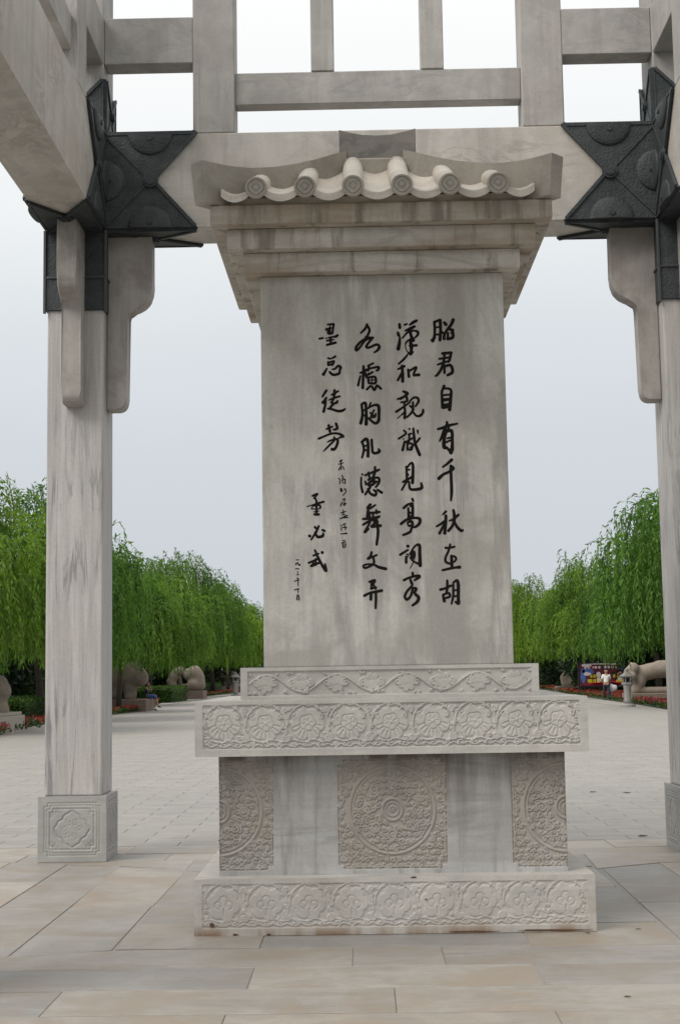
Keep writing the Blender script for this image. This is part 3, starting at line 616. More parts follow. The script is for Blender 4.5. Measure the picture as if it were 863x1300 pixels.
slab = place('slab', box('slab', -SL, SL, -SL, SL, 1.606, 4.18, M_slab, bevel=.008, seg=2), st)
for nm, hf, z0, z1 in (('lower_cornice', .905, 4.18, 4.312), ('middle_cornice', 1.0, 4.312, 4.447), ('upper_cornice', 1.10, 4.447, 4.574)):
    place(nm, box(nm, -hf, hf, -hf, hf, z0, z1, M_cornice, bevel=.007), st)
# roof: tile field per side, cut by four hip ridges that rise to a block in the middle
def ztc(d): return np.interp(d, [0, .27, .39, .64, .94, 1.21], [5.20, 5.12, 5.03, 4.885, 4.752, 4.644])
bm = bmesh.new(); ds = [1.03, .94, .8, .64, .5, .39, .27]; rg = []
for d in [1.03]+ds:
    rg.append([bm.verts.new((sx_*d, sy_*d, (4.575 if len(rg) == 0 else float(ztc(d))-.075))) for sx_, sy_ in ((-1,-1),(1,-1),(1,1),(-1,1))])
for A, B in zip(rg, rg[1:]):
    for i in range(4): bm.faces.new((A[i], A[(i+1) % 4], B[(i+1) % 4], B[i]))
bm.faces.new(rg[0][::-1]); bm.faces.new(rg[-1]); place('roof_core', bm_mesh('roof_core', bm, M_roof), st)
tr = .071; xs_t = [-.793, -.482, -.176, .136, .441, .747]
def roll_tile(xi):
    bm = bmesh.new(); d1 = max(abs(xi)-.02, .25); dd = np.linspace(1.205, d1, 7); n = 14; rings = []
    for d in dd: rings.append([bm.verts.new((xi+tr*math.cos(2*PI*i/n), -d, float(ztc(d))+tr*math.sin(2*PI*i/n))) for i in range(n)])
    for A, B in zip(rings, rings[1:]):
        for i in range(n): bm.faces.new((A[i], A[(i+1) % n], B[(i+1) % n], B[i]))
    bm.faces.new(rings[0]); bm.faces.new(rings[-1][::-1]); m = bm_mesh('roll_tile', bm, M_roof, smooth=True)
    # end disc with rim, groove and rosette
    return m
def tile_end(xi):
    bm = bmesh.new(); zc = float(ztc(1.205)); n = 20
    prof2 = [(.069, -.006), (.071, .012), (.066, .020), (.056, .020), (.052, .012), (.048, .012), (.045, .019), (.030, .017), (.026, .012), (.018, .012), (.014, .020), (.002, .022)]
    rings = [[bm.verts.new((xi+r*math.cos(2*PI*i/n)*(1+(.0 if r > .05 else .10*math.cos(4*PI*i/n*2))), -1.205-t, zc+r*math.sin(2*PI*i/n)*(1+(.0 if r > .05 else .10*math.cos(4*PI*i/n*2))))) for i in range(n)] for r, t in prof2]
    for A, B in zip(rings, rings[1:]):
        for i in range(n): bm.faces.new((A[i], A[(i+1) % n], B[(i+1) % n], B[i]))
    bm.faces.new(rings[-1]); return bm_mesh('tile_end', bm, M_ridge, smooth=False)
def pan_tile(xa, xb):
    bm = bmesh.new(); nx, ny = 10, 7; top = []; bot = []
    edge = xa < xs_t[0]-.01 or xb > xs_t[-1]+.01
    for j in range(ny):
        rt = []; rb = []
        for i in range(nx+1):
            u = i/nx; x = xa+(xb-xa)*u; dmax = 1.185; dmin = min(max(abs(x)-.02, .25), 1.17); d = dmax+(dmin-dmax)*j/(ny-1)
            sag = -.058*math.sin(PI*u)**.8 if not edge else -.05*math.sin(PI*u)**.8 - .018*(1-u if xa < 0 else u)
            z = float(ztc(d)) + .012 + sag; rt.append(bm.verts.new((x, -d, z))); rb.append(bm.verts.new((x, -d, z-.046)))
        top.append(rt); bot.append(rb)
    for j in range(ny-1):
        for i in range(nx):
            bm.faces.new((top[j][i], top[j][i+1], top[j+1][i+1], top[j+1][i])); bm.faces.new((bot[j][i], bot[j+1][i], bot[j+1][i+1], bot[j][i+1]))
    for i in range(nx): bm.faces.new((top[0][i+1], top[0][i], bot[0][i], bot[0][i+1]))
    for j in range(ny-1): bm.faces.new((top[j][0], top[j+1][0], bot[j+1][0], bot[j][0])); bm.faces.new((top[j+1][nx], top[j][nx], bot[j][nx], bot[j+1][nx]))
    m = bm_mesh('pan_tile', bm, M_roof, smooth=False); 
    for p in m.polygons: p.use_smooth = abs(p.normal.z) > .5
    return m
rolls = [(roll_tile(x), tile_end(x)) for x in xs_t]
pans = [pan_tile(a+.03, b-.03) for a, b in zip(xs_t, xs_t[1:])] + [pan_tile(-1.02, xs_t[0]-.03), pan_tile(xs_t[-1]+.03, .98)]
for k in range(4):
    for rm_, em in (rolls if k % 2 == 0 else []):
        o = place('roll_tile', rm_, st, (0, 0, 0), k*PI/2); place('tile_end', em, o)
    for pm_ in (pans if k % 2 == 0 else []): place('pan_tile', pm_, st, (0, 0, 0), k*PI/2)
    # hip ridge
    bm = bmesh.new(); hw = .058; dd = [1.135 if k in (0, 1) else 1.06, 1.04, .98, .86, .72, .58, .45, .33, .24]; A = []
    for i, d in enumerate(dd):
        zt = float(ztc(d)) + .095 + .085*max(0, (d-.78)/.39)**1.6; zb = 4.577 if d > .9 else float(ztc(d))-.12
        dt = d + (.022 if i == 0 else 0); c = Vector((-d, -d)); ct = Vector((-dt, -dt)); p = Vector((-1, 1)).normalized()*hw; pt = p*(1.0)
        A.append([bm.verts.new((c.x+p.x, c.y+p.y, zb)), bm.verts.new((c.x-p.x, c.y-p.y, zb)), bm.verts.new((ct.x-pt.x, ct.y-pt.y, zt)), bm.verts.new((ct.x+pt.x, ct.y+pt.y, zt))])
    for P0, P1 in zip(A, A[1:]):
        for i in range(4): bm.faces.new((P0[i], P0[(i+1) % 4], P1[(i+1) % 4], P1[i]))
    bm.faces.new(A[0]); bm.faces.new(A[-1][::-1])
    place('hip_ridge', bm_mesh('hip_ridge', bm, M_ridge), st, (-.02, 0, 0), k*PI/2)
pf_ = [(-.27, 5.10), (.27, 5.10), (.27, 5.385), (.20, 5.362), (.1, 5.342), (0, 5.336), (-.1, 5.342), (-.20, 5.362), (-.27, 5.385)]
place('roof_crest', box('roof_crest', -.30, .30, -.30, .30, 4.95, 5.165, M_ridge, bevel=.012), st)
place('ridge_block', prism('ridge_block', pf_, -.27, .27, lambda a, b, t: (a, t, b), M_finial, bevel=.004), st)

# brush calligraphy: strokes measured on the stone, one object per character
CU = [-2.3661005484460165, 0.005303656307129934, 5.553473491781931e-05, -3.148994514544262e-07]
CV = [6.022632845825721, -0.00012452772699575007, -0.00519339579524681, 5.530164533826352e-08]
def on_stone(u, v):
    k = (SCY-SL)/9.32
    return ((CU[0]+CU[1]*u+CU[2]*v+CU[3]*u*v)*k - SCX, CAM_Z + ((CV[0]+CV[1]*u+CV[2]*v+CV[3]*u*v)-CAM_Z)*k)
PXM = 1837.5/(SCY-SL)
def glyph(name, ox, oy, s, text, wk=.92):
    V = []; Fq = []; e = 0
    for stroke in text.split(';'):
        a = [tuple(float(t) for t in q.split(',')) for q in stroke.split()]
        if not a: continue
        if len(a) == 1: a = [a[0], (a[0][0]+2, a[0][1]+2, a[0][2])]
        a = [(p[0], p[1], p[2] if len(p) > 2 else 16) for p in a]
        pts = []; P = [a[0]]+a+[a[-1]]
        for i in range(1, len(P)-2):
            p0, p1, p2, p3 = (np.array(P[j]) for j in (i-1, i, i+1, i+2)); L = np.hypot(*(p2-p1)[:2]); n = max(2, int(L/(.22*max(8, min(p1[2], p2[2])))))
            for t in np.arange(n)/n:
                q = .5*((2*p1)+(-p0+p2)*t+(2*p0-5*p1+4*p2-p3)*t*t+(-p0+3*p1-3*p2+p3)*t**3); q[2] = p1[2]+(p2[2]-p1[2])*t; pts.append(q)
        pts.append(np.array(a[-1]))
        prev = None
        for q in pts:
            x, z = on_stone(ox+q[0]/s, oy+q[1]/s); r = (q[2]*wk/2/s + (.68 if q[2]/s > 1.25 else .24))/PXM; e += 1
            y = -SL-.0012-1.5e-6*(e % 300); b = len(V); nn = 10
            for i in range(nn): V.append((x+r*math.cos(2*PI*i/nn), y, z+r*math.sin(2*PI*i/nn)))
            Fq.append(tuple(range(b, b+nn)))
            if prev:
                px, pz, pr = prev; dx, dz = x-px, z-pz; L = math.hypot(dx, dz)
                if L > 1e-6:
                    nx_, nz_ = -dz/L, dx/L; b = len(V)
                    V += [(px+nx_*pr, y+1e-6, pz+nz_*pr), (px-nx_*pr, y+1e-6, pz-nz_*pr), (x-nx_*r, y+1e-6, z-nz_*r), (x+nx_*r, y+1e-6, z+nz_*r)]; Fq.append((b, b+1, b+2, b+3))
            prev = (x, z, r)
    me = bpy.data.meshes.new('painted_character'); me.from_pydata(V, [], Fq); me.materials.append(M_paint)
    o = place('painted_character', me, slab); return o
glyph("c", 540, 395, 10, "112,130,26 118,240,26 112,320,26 92,378,34;85,370,34 120,335,20;112,135,24 180,105,26;185,110,34 190,240,28 183,365,32;120,205,14 180,195,14;120,300,16 180,290,16;238,140,28 258,165,36;350,105,38 325,165,32 270,240,24 238,300,26 235,350,32;200,255,18 235,285,16;300,228,24 345,238,30 330,275,22;285,275,18 280,350,26;280,352,30 345,330,34 345,250,22")
glyph("c", 540, 395, 10, "215,540,28 300,532,28 325,530,28;325,530,28 305,620,26 290,650,18;175,610,18 240,600,20 300,590,16;155,685,14 220,660,20 290,640,16;240,545,24 230,640,24 200,740,28 150,815,24 125,832,12;240,690,18 240,790,24;245,705,24 320,695,28 340,780,32 280,820,26")
glyph("c", 540, 395, 10, "235,960,30 215,1010,22 205,1040,22;205,1040,18 210,1140,26 215,1235,30;235,990,18 320,1010,24 315,1150,34 305,1265,34;215,1080,18 300,1070,14;220,1140,40 300,1130,24;220,1210,34 300,1200,40;225,1240,24 290,1225,28")
glyph("c", 540, 520, 10, "155,262,18 220,245,28 300,215,28 405,192,12;268,170,16 272,200,28 240,270,32 210,350,26 180,415,12;300,240,12 250,330,30 235,400,36 235,490,40 270,500,30;290,290,22 330,285,34 340,400,26 335,530,42;320,560,42;275,380,14 320,370,18;260,430,18 330,400,14;285,515,26 315,545,36")
glyph("c", 540, 520, 10, "330,655,34 280,700,24 215,748,12;320,730,26 350,765,32 290,810,24 225,840,26 170,890,38;320,740,26 325,900,28 330,1050,32 322,1170,14")
glyph("c", 540, 640, 9.286, "240,100,20 200,140,10;130,275,12 190,240,20 240,200,18;240,150,26 235,250,28 225,355,30;225,240,18 165,355,24;328,85,20 340,170,32 320,260,24 270,325,26;275,210,10 330,190,18 385,140,22;330,200,20 370,280,26 420,325,28 440,318,12")
glyph("c", 540, 640, 9.286, "235,525,20 280,525,18 340,512,16;290,485,16 270,560,18 235,640,18 240,690,20 290,710,16;305,620,26 310,740,28;300,625,16 340,625,16 360,655,16 335,690,12;200,785,16 290,765,22 350,755,18 400,750,32")
glyph("c", 540, 640, 9.286, "175,1010,24 230,995,18 295,965,22;255,905,18 255,1000,22 245,1040,18;205,1070,16 220,1140,32;205,1070,16 270,1050,18 285,1090,20 225,1110,16;325,930,12 370,905,26 385,960,32 385,1100,28 385,1165,38 350,1150,12;325,950,20 325,1080,18 305,1175,12;330,1020,12 375,1015,12;330,1090,12 375,1080,12")
glyph("c", 495, 395, 10, "120,160,24 125,205,32;100,270,22 110,305,34;125,330,14 120,400,32 105,480,44;185,170,18 215,158,16;335,115,28 290,140,32 250,170,14;195,245,16 250,215,20 310,190,24 260,230,22 200,290,16 155,345,12;240,270,12 300,245,14 350,260,26 350,300,22 310,340,10;255,250,28 270,320,32 300,370,28 260,380,24 270,440,46 270,490,32 260,550,28;270,350,18 215,385,14 195,430,12 210,500,10 260,550,16 290,520,16;250,440,18 335,435,26;230,545,10 180,610,22 110,675,14")
glyph("c", 495, 395, 10, "100,745,12 180,705,28;150,700,24 160,800,30 160,900,32;155,780,20 100,885,22;230,750,22 240,840,26;240,770,16 330,720,24 300,800,18;300,822,22 365,815,32")
glyph("c", 495, 395, 10, "170,1030,22 220,1060,32 130,1130,14;95,1130,14 190,1090,16;200,1070,20 215,1150,24 140,1170,14;80,1290,24 140,1250,18 250,1170,14;180,1170,14 190,1300,24 185,1370,28;95,1375,10 180,1300,14;245,1160,12 300,1110,18 350,1115,24 360,1160,24 320,1225,12;290,1170,18 285,1280,22 215,1360,14;255,1215,18 300,1260,18;295,1300,18 340,1345,18 390,1335,28 425,1290,16;420,1265,18 415,1300,22")
glyph("c", 495, 520, 10, "175,280,14 200,320,18 110,385,16;245,260,18;165,390,12 180,385,10;185,420,18 160,530,28;235,330,16 270,320,14;195,430,16 300,370,16;245,350,18 240,440,14;220,440,16 220,525,20;230,450,12 280,450,16 270,520,24 225,520,12;295,255,18 305,350,24 320,450,28 375,590,32;375,380,20 320,450,16 250,500,10;350,280,16 355,325,10")
glyph("c", 495, 520, 10, "205,740,16 212,840,22 215,930,26;210,760,14 265,695,18 290,720,26 290,840,28 285,945,32;215,780,12 245,780,16;230,840,18 215,870,10;165,935,18 280,870,24;210,930,18 150,1035,16;240,930,14 255,1020,24 330,1030,28 400,1010,32 395,950,16")
glyph("c", 495, 640, 9.286, "262,-48,18 272,-26,20;160,60,22 210,20,22 265,5,20;215,60,16 220,170,26;240,40,12 265,30,24 265,160,28;220,120,16 260,110,16;220,165,28 265,160,28;130,245,26 200,195,24 290,175,20 350,190,28 345,240,28 300,280,20 260,285,18 235,340,24 155,375,18;210,230,18 250,215,22 265,250,24 225,270,14 205,240,12")
glyph("c", 495, 640, 9.286, "210,505,30;120,605,20 210,550,16;200,600,12;190,630,20 190,695,24;200,640,8 260,550,12 300,500,14 345,495,28 350,600,30 355,730,34;230,640,10 290,690,14 350,715,24;240,590,22 280,570,20 285,620,24 250,640,20 260,590,24;285,640,12 265,710,10 235,765,7")
glyph("c", 495, 640, 9.286, "265,815,20 270,850,22;165,900,24 230,870,16 330,850,26 345,865,24 290,900,18;235,880,18 250,935,18;240,900,18 260,960,20 200,1030,20 175,1090,22 200,1125,22 245,1080,20 270,1000,20 310,1000,20 290,1050,24 335,1100,32 320,1150,26 265,1192,18")
glyph("c", 440, 395, 10, "260,165,24 235,220,24 180,275,14;270,190,22 290,240,24 265,310,22 240,330,18;335,335,18 260,340,20 180,390,22 120,460,26 125,500,26 170,460,18 240,370,16 330,335,18;330,340,22 280,400,20 250,450,24 280,465,22 380,425,22 415,455,28 390,500,24 345,530,10")
glyph("c", 440, 395, 10, "215,705,22 210,840,26 205,985,28;175,790,18 230,770,18 260,760,10;175,830,12 145,950,24;270,700,14 335,668,18;285,700,22 275,760,18;235,750,12 395,715,22 400,750,24 370,765,9;240,800,22 250,850,14;250,830,14 330,780,18;275,800,14 300,800,18;270,850,18 280,920,20;280,850,18 360,845,24 365,920,22 290,925,18;290,885,10 350,880,10;320,850,12 320,920,12;255,1005,18 310,960,18 350,1010,24 375,970,22 390,955,22 435,995,22")
glyph("c", 440, 500, 8.667, "165,130,20 175,240,22 155,335,28;165,125,18 205,112,24 215,200,24 215,345,32;175,190,14 205,190,14;175,250,14 205,250,14;265,110,12 240,170,12;250,160,10 300,135,18 350,145,28 355,240,24 350,310,28 310,335,22 240,280,18;260,220,12 310,260,16;300,190,12 265,265,12;265,270,14 310,265,14 320,230,12")
glyph("c", 440, 500, 8.667, "170,545,16 190,620,20 170,715,14;165,545,18 215,510,28 235,560,24 235,700,28;190,590,12 225,580,12;190,640,12 225,630,12;275,520,20 280,600,20 290,660,22 330,665,22 360,645,28 350,620,10")
glyph("c", 440, 500, 8.667, "172,900,16;160,935,12 160,1020,16 175,1095,20;205,910,16 280,880,18 355,850,20;240,880,16 250,930,16;312,820,18 310,880,20 290,930,18;205,980,14 215,1010,18;240,960,20 280,940,14 350,940,20 355,990,20 320,1040,14;240,1000,20 300,960,18 290,1010,24 240,1020,16;300,1000,18 330,980,18;260,1040,18 205,1120,16;235,1060,18 260,1110,20 310,1130,24 325,1100,20 300,1070,14;340,1070,18 385,1100,24")
glyph("c", 440, 630, 8.667, "260,105,24 230,140,20 250,150,16 315,110,12;235,170,22 225,240,18;230,190,18 290,195,18 360,185,20;325,165,14 330,200,18;180,262,18 270,255,18 360,235,18;180,325,14 240,290,20 300,260,18;250,200,18 255,270,14;290,190,14 290,270,18;260,290,14 230,350,16 200,405,22 240,370,14;350,240,18 300,290,16 340,290,18 270,345,16 370,335,28;330,280,20 345,400,24 330,540,20")
glyph("c", 440, 630, 8.667, "275,625,18 260,670,20 235,695,16 330,655,14;290,670,16 300,740,18 260,775,16 200,795,16 185,770,14 230,755,12 300,760,16 350,785,24 430,805,26")
glyph("c", 440, 630, 8.667, "250,945,16 310,930,22 280,980,16;275,960,18 270,1020,14;265,1020,14 320,1005,18;300,985,16 320,1020,14;195,1095,22 260,1065,18 385,1040,24;270,1060,22 265,1135,24;320,1050,20 322,1140,20 318,1230,14")
glyph("c", 395, 395, 10, "210,165,14 285,160,20;285,160,22 270,275,16;240,180,12 240,290,14;190,230,24 250,210,16;215,240,16 220,280,24 270,280,16;105,350,18 150,340,16;180,345,10 300,320,16 335,305,24 310,330,12;200,375,14 290,360,12;245,345,18 250,410,18;200,430,20 310,400,24")
glyph("c", 395, 395, 10, "215,600,16 240,610,16;260,605,12 305,580,22;215,650,16 215,690,18;220,660,14 290,640,16 265,700,12;230,690,18 290,665,12;200,735,12 175,780,22 155,810,34;235,780,20 280,815,26 350,800,26 365,760,18;270,745,14 300,740,16 345,700,24 375,725,28 360,750,16")
glyph("c", 395, 490, 13, "250,90,32 185,190,20;250,210,24 215,260,26 185,290,24 235,300,22;235,230,28 235,310,28 205,440,34;385,85,32 385,150,38;340,160,20 445,100,22;285,250,14 370,215,20 470,185,22;380,170,28 370,230,24 330,290,22;350,310,22 420,290,34 435,260,18;350,320,18 320,370,34;360,330,22;275,390,18 340,400,26 440,430,32 510,425,34 560,395,16")
glyph("c", 395, 490, 13, "290,670,34 310,770,34;255,730,18 300,710,18 350,690,18;410,640,32 430,720,32 370,740,18;320,780,12;125,890,26 230,845,20 340,805,22 440,805,24 510,835,38 530,860,20;530,850,26 430,890,12;380,870,24 380,920,22 310,990,20 200,1100,14;265,945,14 380,900,22 435,910,32 430,980,32 390,1060,34 345,1065,42")
glyph("c", 380, 580, 8.125, "135,415,12 185,395,14 150,440,10;160,430,10 180,480,12;80,525,10 160,500,10 250,475,16;175,470,14 178,610,14;125,550,10 140,520,10 205,510,12 210,545,10 130,550,9;150,580,10 200,570,10;155,605,16 200,605,18")
glyph("c", 380, 580, 8.125, "160,735,18 175,750,14;200,725,14 170,790,16 120,865,10;105,825,24;160,790,12 190,835,22 240,825,24 245,800,12;240,765,18 260,775,16")
glyph("c", 380, 580, 8.125, "145,1025,14 200,1005,10;160,970,12 195,1050,20 245,1140,22 275,1180,22 265,1110,10;235,993,24;95,1100,12 190,1060,14;170,1060,12 165,1120,18;125,1130,22 200,1100,16;140,1080,12 140,1130,14")
glyph("c", 380, 580, 8.125, "415,60,9 440,45,9 425,70,8;405,90,7 450,75,9;430,80,9 430,145,9;405,150,9 420,120,7;445,110,7 460,140,9")
glyph("c", 380, 580, 8.125, "405,235,9 420,250,7;415,260,7 420,290,9;440,205,9 450,230,9 440,240,7;435,260,7 470,245,9 470,290,9;445,270,7 455,285,7")
glyph("c", 380, 580, 8.125, "430,345,16 435,365,16;470,340,9 480,370,9 450,410,7;460,350,7")
glyph("c", 380, 580, 8.125, "445,455,9 470,445,9 460,480,7;440,480,9 425,520,10;450,500,9 480,490,10 460,515,9")
glyph("c", 380, 580, 8.125, "430,590,9 480,575,7;450,560,7 455,600,9;420,650,9 495,615,10;440,610,7 470,610,7;455,640,9 500,635,9")
glyph("c", 380, 580, 8.125, "425,715,7 440,725,7;430,740,7 435,770,7;450,710,9 480,700,7;465,700,7 470,745,7;445,740,7 490,735,7;480,740,7 475,765,7")
glyph("c", 380, 580, 8.125, "425,805,7 485,800,11")
glyph("c", 380, 580, 8.125, "445,875,7 470,870,7;440,900,9 475,885,7;450,890,7 450,940,9 475,935,9 475,900,9;455,920,6 470,918,6")
glyph("c", 360, 700, 13, "210,152,12 250,150,12")
glyph("c", 360, 700, 13, "200,215,16 235,195,12 240,220,14 265,235,18;205,240,9 215,200,9")
glyph("c", 360, 700, 13, "195,300,10 240,290,12 250,310,10")
glyph("c", 360, 700, 13, "225,340,7 240,350,9;230,360,7 235,375,7;215,395,9 250,390,11")
glyph("c", 360, 700, 13, "175,500,9 230,480,12 255,480,9;225,445,16 245,460,12;235,450,9 240,570,11")
glyph("c", 360, 700, 13, "175,640,12 250,620,16;240,620,11 240,680,11")
glyph("c", 360, 700, 13, "225,720,11 215,800,12;240,715,12 255,760,11 255,805,12;225,750,9 250,755,9;220,780,7 250,790,7")

# small chips and rust on the bottom tier
def chip(x, z, half, w_, h_):
    bm = bmesh.new(); n = 9; vs = []
    for i in range(n): r = rnd.uniform(.6, 1.1); vs.append((x+w_*r*math.cos(2*PI*i/n), z+h_*r*math.sin(2*PI*i/n)))
    add_prism(bm, vs, 0, .0035, lambda a, b, t: (a, -half-t+.001, b)); return bm_mesh('rust_mark', bm, M_rust)
for x, z, w_, h_ in ((-1.10, .065, .016, .015), (-.96, .008, .02, .007), (-.76, .008, .016, .006), (.93, .010, .27, .007), (.45, .009, .2, .005), (.12, .332, .022, .007), (.19, .20, .010, .006)):
    place('rust_mark', chip(x, z, 1.208, w_, h_), st)

# ------------------------------------------------------------------ foliage generators
def leaf_mesh(name, P, D, L, Wd, tint, mat, rsx):
    """P base points, D unit directions, arrays L, Wd"""
    n = len(P); r = rsx.normal(size=(n, 3)); S = np.cross(D, r); S /= np.linalg.norm(S, axis=1)[:, None]+1e-9
    m = P + D*(L*.45)[:, None]; V = np.empty((n, 4, 3)); V[:, 0] = P; V[:, 1] = m + S*(Wd/2)[:, None]; V[:, 2] = P + D*L[:, None]; V[:, 3] = m - S*(Wd/2)[:, None]
    me = mesh_np(name, V.reshape(-1, 3), np.arange(4*n).reshape(n, 4), mat)
    at = me.attributes.new('tint', 'FLOAT', 'FACE'); at.data.foreach_set('value', np.clip(tint, 0, 1).astype(np.float32)); return me
def willow(seed, Hh, Rr, nb, per, zmin, leafL=.20, leafW=.050, step=.11, tilt=0.0):
    q = np.random.RandomState(seed); bmt = bmesh.new(); t0 = Hh*.30
    lean = q.uniform(-.25, .25, 2); add_tube(bmt, [(0, 0, -.1), (lean[0]*.4, lean[1]*.4, t0*.5), (lean[0], lean[1], t0)], [Rr*.055, Rr*.042, Rr*.036], 8)
    tips = []
    for i in range(9):
        a = 2*PI*i/9+q.uniform(-.3, .3); rr = Rr*q.uniform(.35, .75); zt = Hh*q.uniform(.68, .95)
        e = (rr*math.cos(a), rr*math.sin(a), zt); mid = (lean[0]+rr*.35*math.cos(a), lean[1]+rr*.35*math.sin(a), t0+(zt-t0)*.55)
        add_tube(bmt, [(lean[0], lean[1], t0-.05), mid, e], [Rr*.028, Rr*.016, Rr*.004], 5)
    # bough points on a lumpy dome
    a = q.uniform(0, 2*PI, nb); u = q.uniform(0, 1, nb)**.55; lump = 1+.16*np.sin(a*3+seed)+.10*np.sin(a*7+2*seed)
    rr = Rr*u*.86*lump; zz = Hh*(1-.30*u**2.2)*q.uniform(.80, 1.0, nb); zz = np.where(q.uniform(size=nb) < .35, zz*q.uniform(.62, .9, nb), zz)
    low = q.uniform(size=nb) < .45; rr = np.where(low, Rr*q.uniform(.55, 1.0, nb)*lump, rr); zz = np.where(low, Hh*q.uniform(.38, .74, nb), zz); B = np.c_[rr*np.cos(a), rr*np.sin(a), zz]; outd = np.c_[np.cos(a), np.sin(a), np.zeros(nb)]
    clump = q.uniform(0, 1, nb)
    p = np.repeat(B, per, 0) + q.normal(size=(nb*per, 3))*np.array([.22, .22, .2])*Rr/3.2; o_ = np.repeat(outd, per, 0); cl = np.repeat(clump, per)
    n = len(p); d0 = o_*q.uniform(.2, 1.0, (n, 1)) + q.normal(size=(n, 3))*.35; d0[:, 2] = q.uniform(.1, .9, n); d0 /= np.linalg.norm(d0, axis=1)[:, None]
    ln = np.minimum(q.uniform(.9, 1.0+Hh*.30, n), p[:, 2]-zmin-q.uniform(0, .9, n)); ln = np.maximum(ln, .7); reach = q.uniform(.35, .8, n)*Rr/3.2
    stn = q.uniform(-.05, .38, n); ns = int(ln.max()/step)+1; cur = p.copy(); Ps = []; Ds = []; T = []; sw = q.normal(size=(n, 3))*.10; sw[:, 2] = 0
    for k in range(ns):
        s = k*step; wgt = np.exp(-s/reach)[:, None]; d = d0*wgt + np.array([0, 0, -1.0])*(1-wgt) + sw*math.sin(k*.25+1) ; d /= np.linalg.norm(d, axis=1)[:, None]
        cur = cur + d*step; ok = (s < ln)
        for rep in range(2):
            sel = ok & (q.uniform(size=n) < .88); dd = d[sel] + q.normal(size=(sel.sum(), 3))*.38; dd[:, 2] -= .25; dd /= np.linalg.norm(dd, axis=1)[:, None]
            Ps.append(cur[sel] + q.normal(size=(sel.sum(), 3))*.02); Ds.append(dd); T.append(cl[sel]*.55 + stn[sel]*.8 + q.uniform(-.12, .18, sel.sum()))
    for k in range(9):      # loose shoots standing above the crown
        aa = q.uniform(0, 2*PI); r0 = Rr*q.uniform(0, .55); b0 = np.array([r0*math.cos(aa), r0*math.sin(aa), Hh*q.uniform(.86, .95)]); hgt = q.uniform(.5, 1.25)*Hh/7.5*(1.5 if k == 0 else 1); le = q.normal(size=2)*.25
        add_tube(bmt, [b0, b0+np.array([le[0]*.5, le[1]*.5, hgt*.6]), b0+np.array([le[0], le[1], hgt])], [.02, .012, .005], 4)
        for w_ in range(5):
            f0 = .35+.16*w_; st_ = b0+np.array([le[0]*f0, le[1]*f0, hgt*f0]); dd0 = q.normal(size=3); dd0[2] = .5; dd0 /= np.linalg.norm(dd0); m_ = q.randint(5, 10); c_ = st_.copy(); pp = []; dl = []
            for z_ in range(m_):
                d_ = dd0*math.exp(-z_*.28)+np.array([0, 0, -1])*(1-math.exp(-z_*.28)); d_ /= np.linalg.norm(d_); c_ = c_+d_*.09
                for _ in range(2): pp.append(c_.copy()); e_ = d_+q.normal(size=3)*.35; dl.append(e_/np.linalg.norm(e_))
            Ps.append(np.array(pp)); Ds.append(np.array(dl)); T.append(q.uniform(.1, .6, len(pp)))
    trunk = bm_mesh('trunk', bmt, M_bark, smooth=True)
    P = np.concatenate(Ps); D = np.concatenate(Ds); T = np.concatenate(T); L = leafL*q.uniform(.7, 1.25, len(P)); Wd = leafW*q.uniform(.7, 1.3, len(P))
    crown = leaf_mesh('crown', P, D, L, Wd, T, M_willow, q); return trunk, crown
def bush_mesh(name, seed, shape, n, L, Wd, mat, clumps=60, upright=.3):
    """shape(q,n)->points on/in volume"""
    q = np.random.RandomState(seed); P = shape(q, n); cen = P[q.randint(0, n, clumps)]; ct = q.uniform(0, 1, clumps)
    idx = np.argmin(((P[:, None, :]-cen[None])**2).sum(-1), 1) if n*clumps < 6e6 else q.randint(0, clumps, n)
    D = q.normal(size=(n, 3)); D[:, 2] += upright; D /= np.linalg.norm(D, axis=1)[:, None]
    return leaf_mesh(name, P, D, L*q.uniform(.6, 1.3, n), Wd*q.uniform(.7, 1.3, n), ct[idx]*.6+q.uniform(-.1, .45, n), mat, q)

# ------------------------------------------------------------------ willows
VAR = [willow(11, 7.2, 3.1, 150, 10, 1.45), willow(23, 7.6, 3.4, 160, 10, 1.3), willow(35, 6.8, 3.0, 145, 10, 1.5), willow(47, 8.2, 3.2, 160, 10, 1.3)]
def tree(x, y, v, sc_, rz, label, group, sz=None, bark=None):
    t = empty('willow_tree', (x, y, -.05), rz); t.scale = (sc_, sc_, sz or sc_); tag(t, label, 'tree', group)
    tk, cr_ = VAR[v]
    if bark is not None: tk = tk.copy(); tk.materials[0] = bark
    place('trunk', tk, t); place('crown', cr_, t); return t
GL, GR, GB = 'willows along the left side of the plaza', 'willows along the right side of the plaza', 'willows closing the plaza behind the stele'
tree(-11.9, 43, 0, 1.08, .3, 'nearest left willow, cut by the left picture edge above the pedestal', GL)
tree(-11.9, 54, 3, 1.03, 1.9, 'willow whose trunk stands just left of the left marble column', GL)
tree(-11.25, 67.0, 2, .97, 2.6, 'willow with dark leaning trunk in front of the plinth where the woman sits', GL)
tree(-14.0, 82, 1, 1.10, 4.0, 'willow behind the seated woman, between the column and the pale-trunked tree', GL)
tree(-14.5, 100, 0, 1.32, 5.1, 'willow rising behind the hedge beside the seated woman', GL)
tree(-14.6, 117, 3, 1.36, .9, 'willow with a pale bare trunk in front of the arched statue', GL, bark=M_bark_pale)
tree(-13.6, 133, 1, 1.28, 2.2, 'willow just right of the arched statue, left of the far lantern', GL)
tree(-13.9, 150, 2, 1.40, 3.3, 'far left willow above the round-backed statue', GL)
tree(-12.6, 168, 0, 1.35, 4.4, 'farthest left willow, against the left edge of the slab', GL)
tree(14.6, 62, 3, 1.25, 2.0, 'tallest right willow with feathery top, touching the right column', GR)
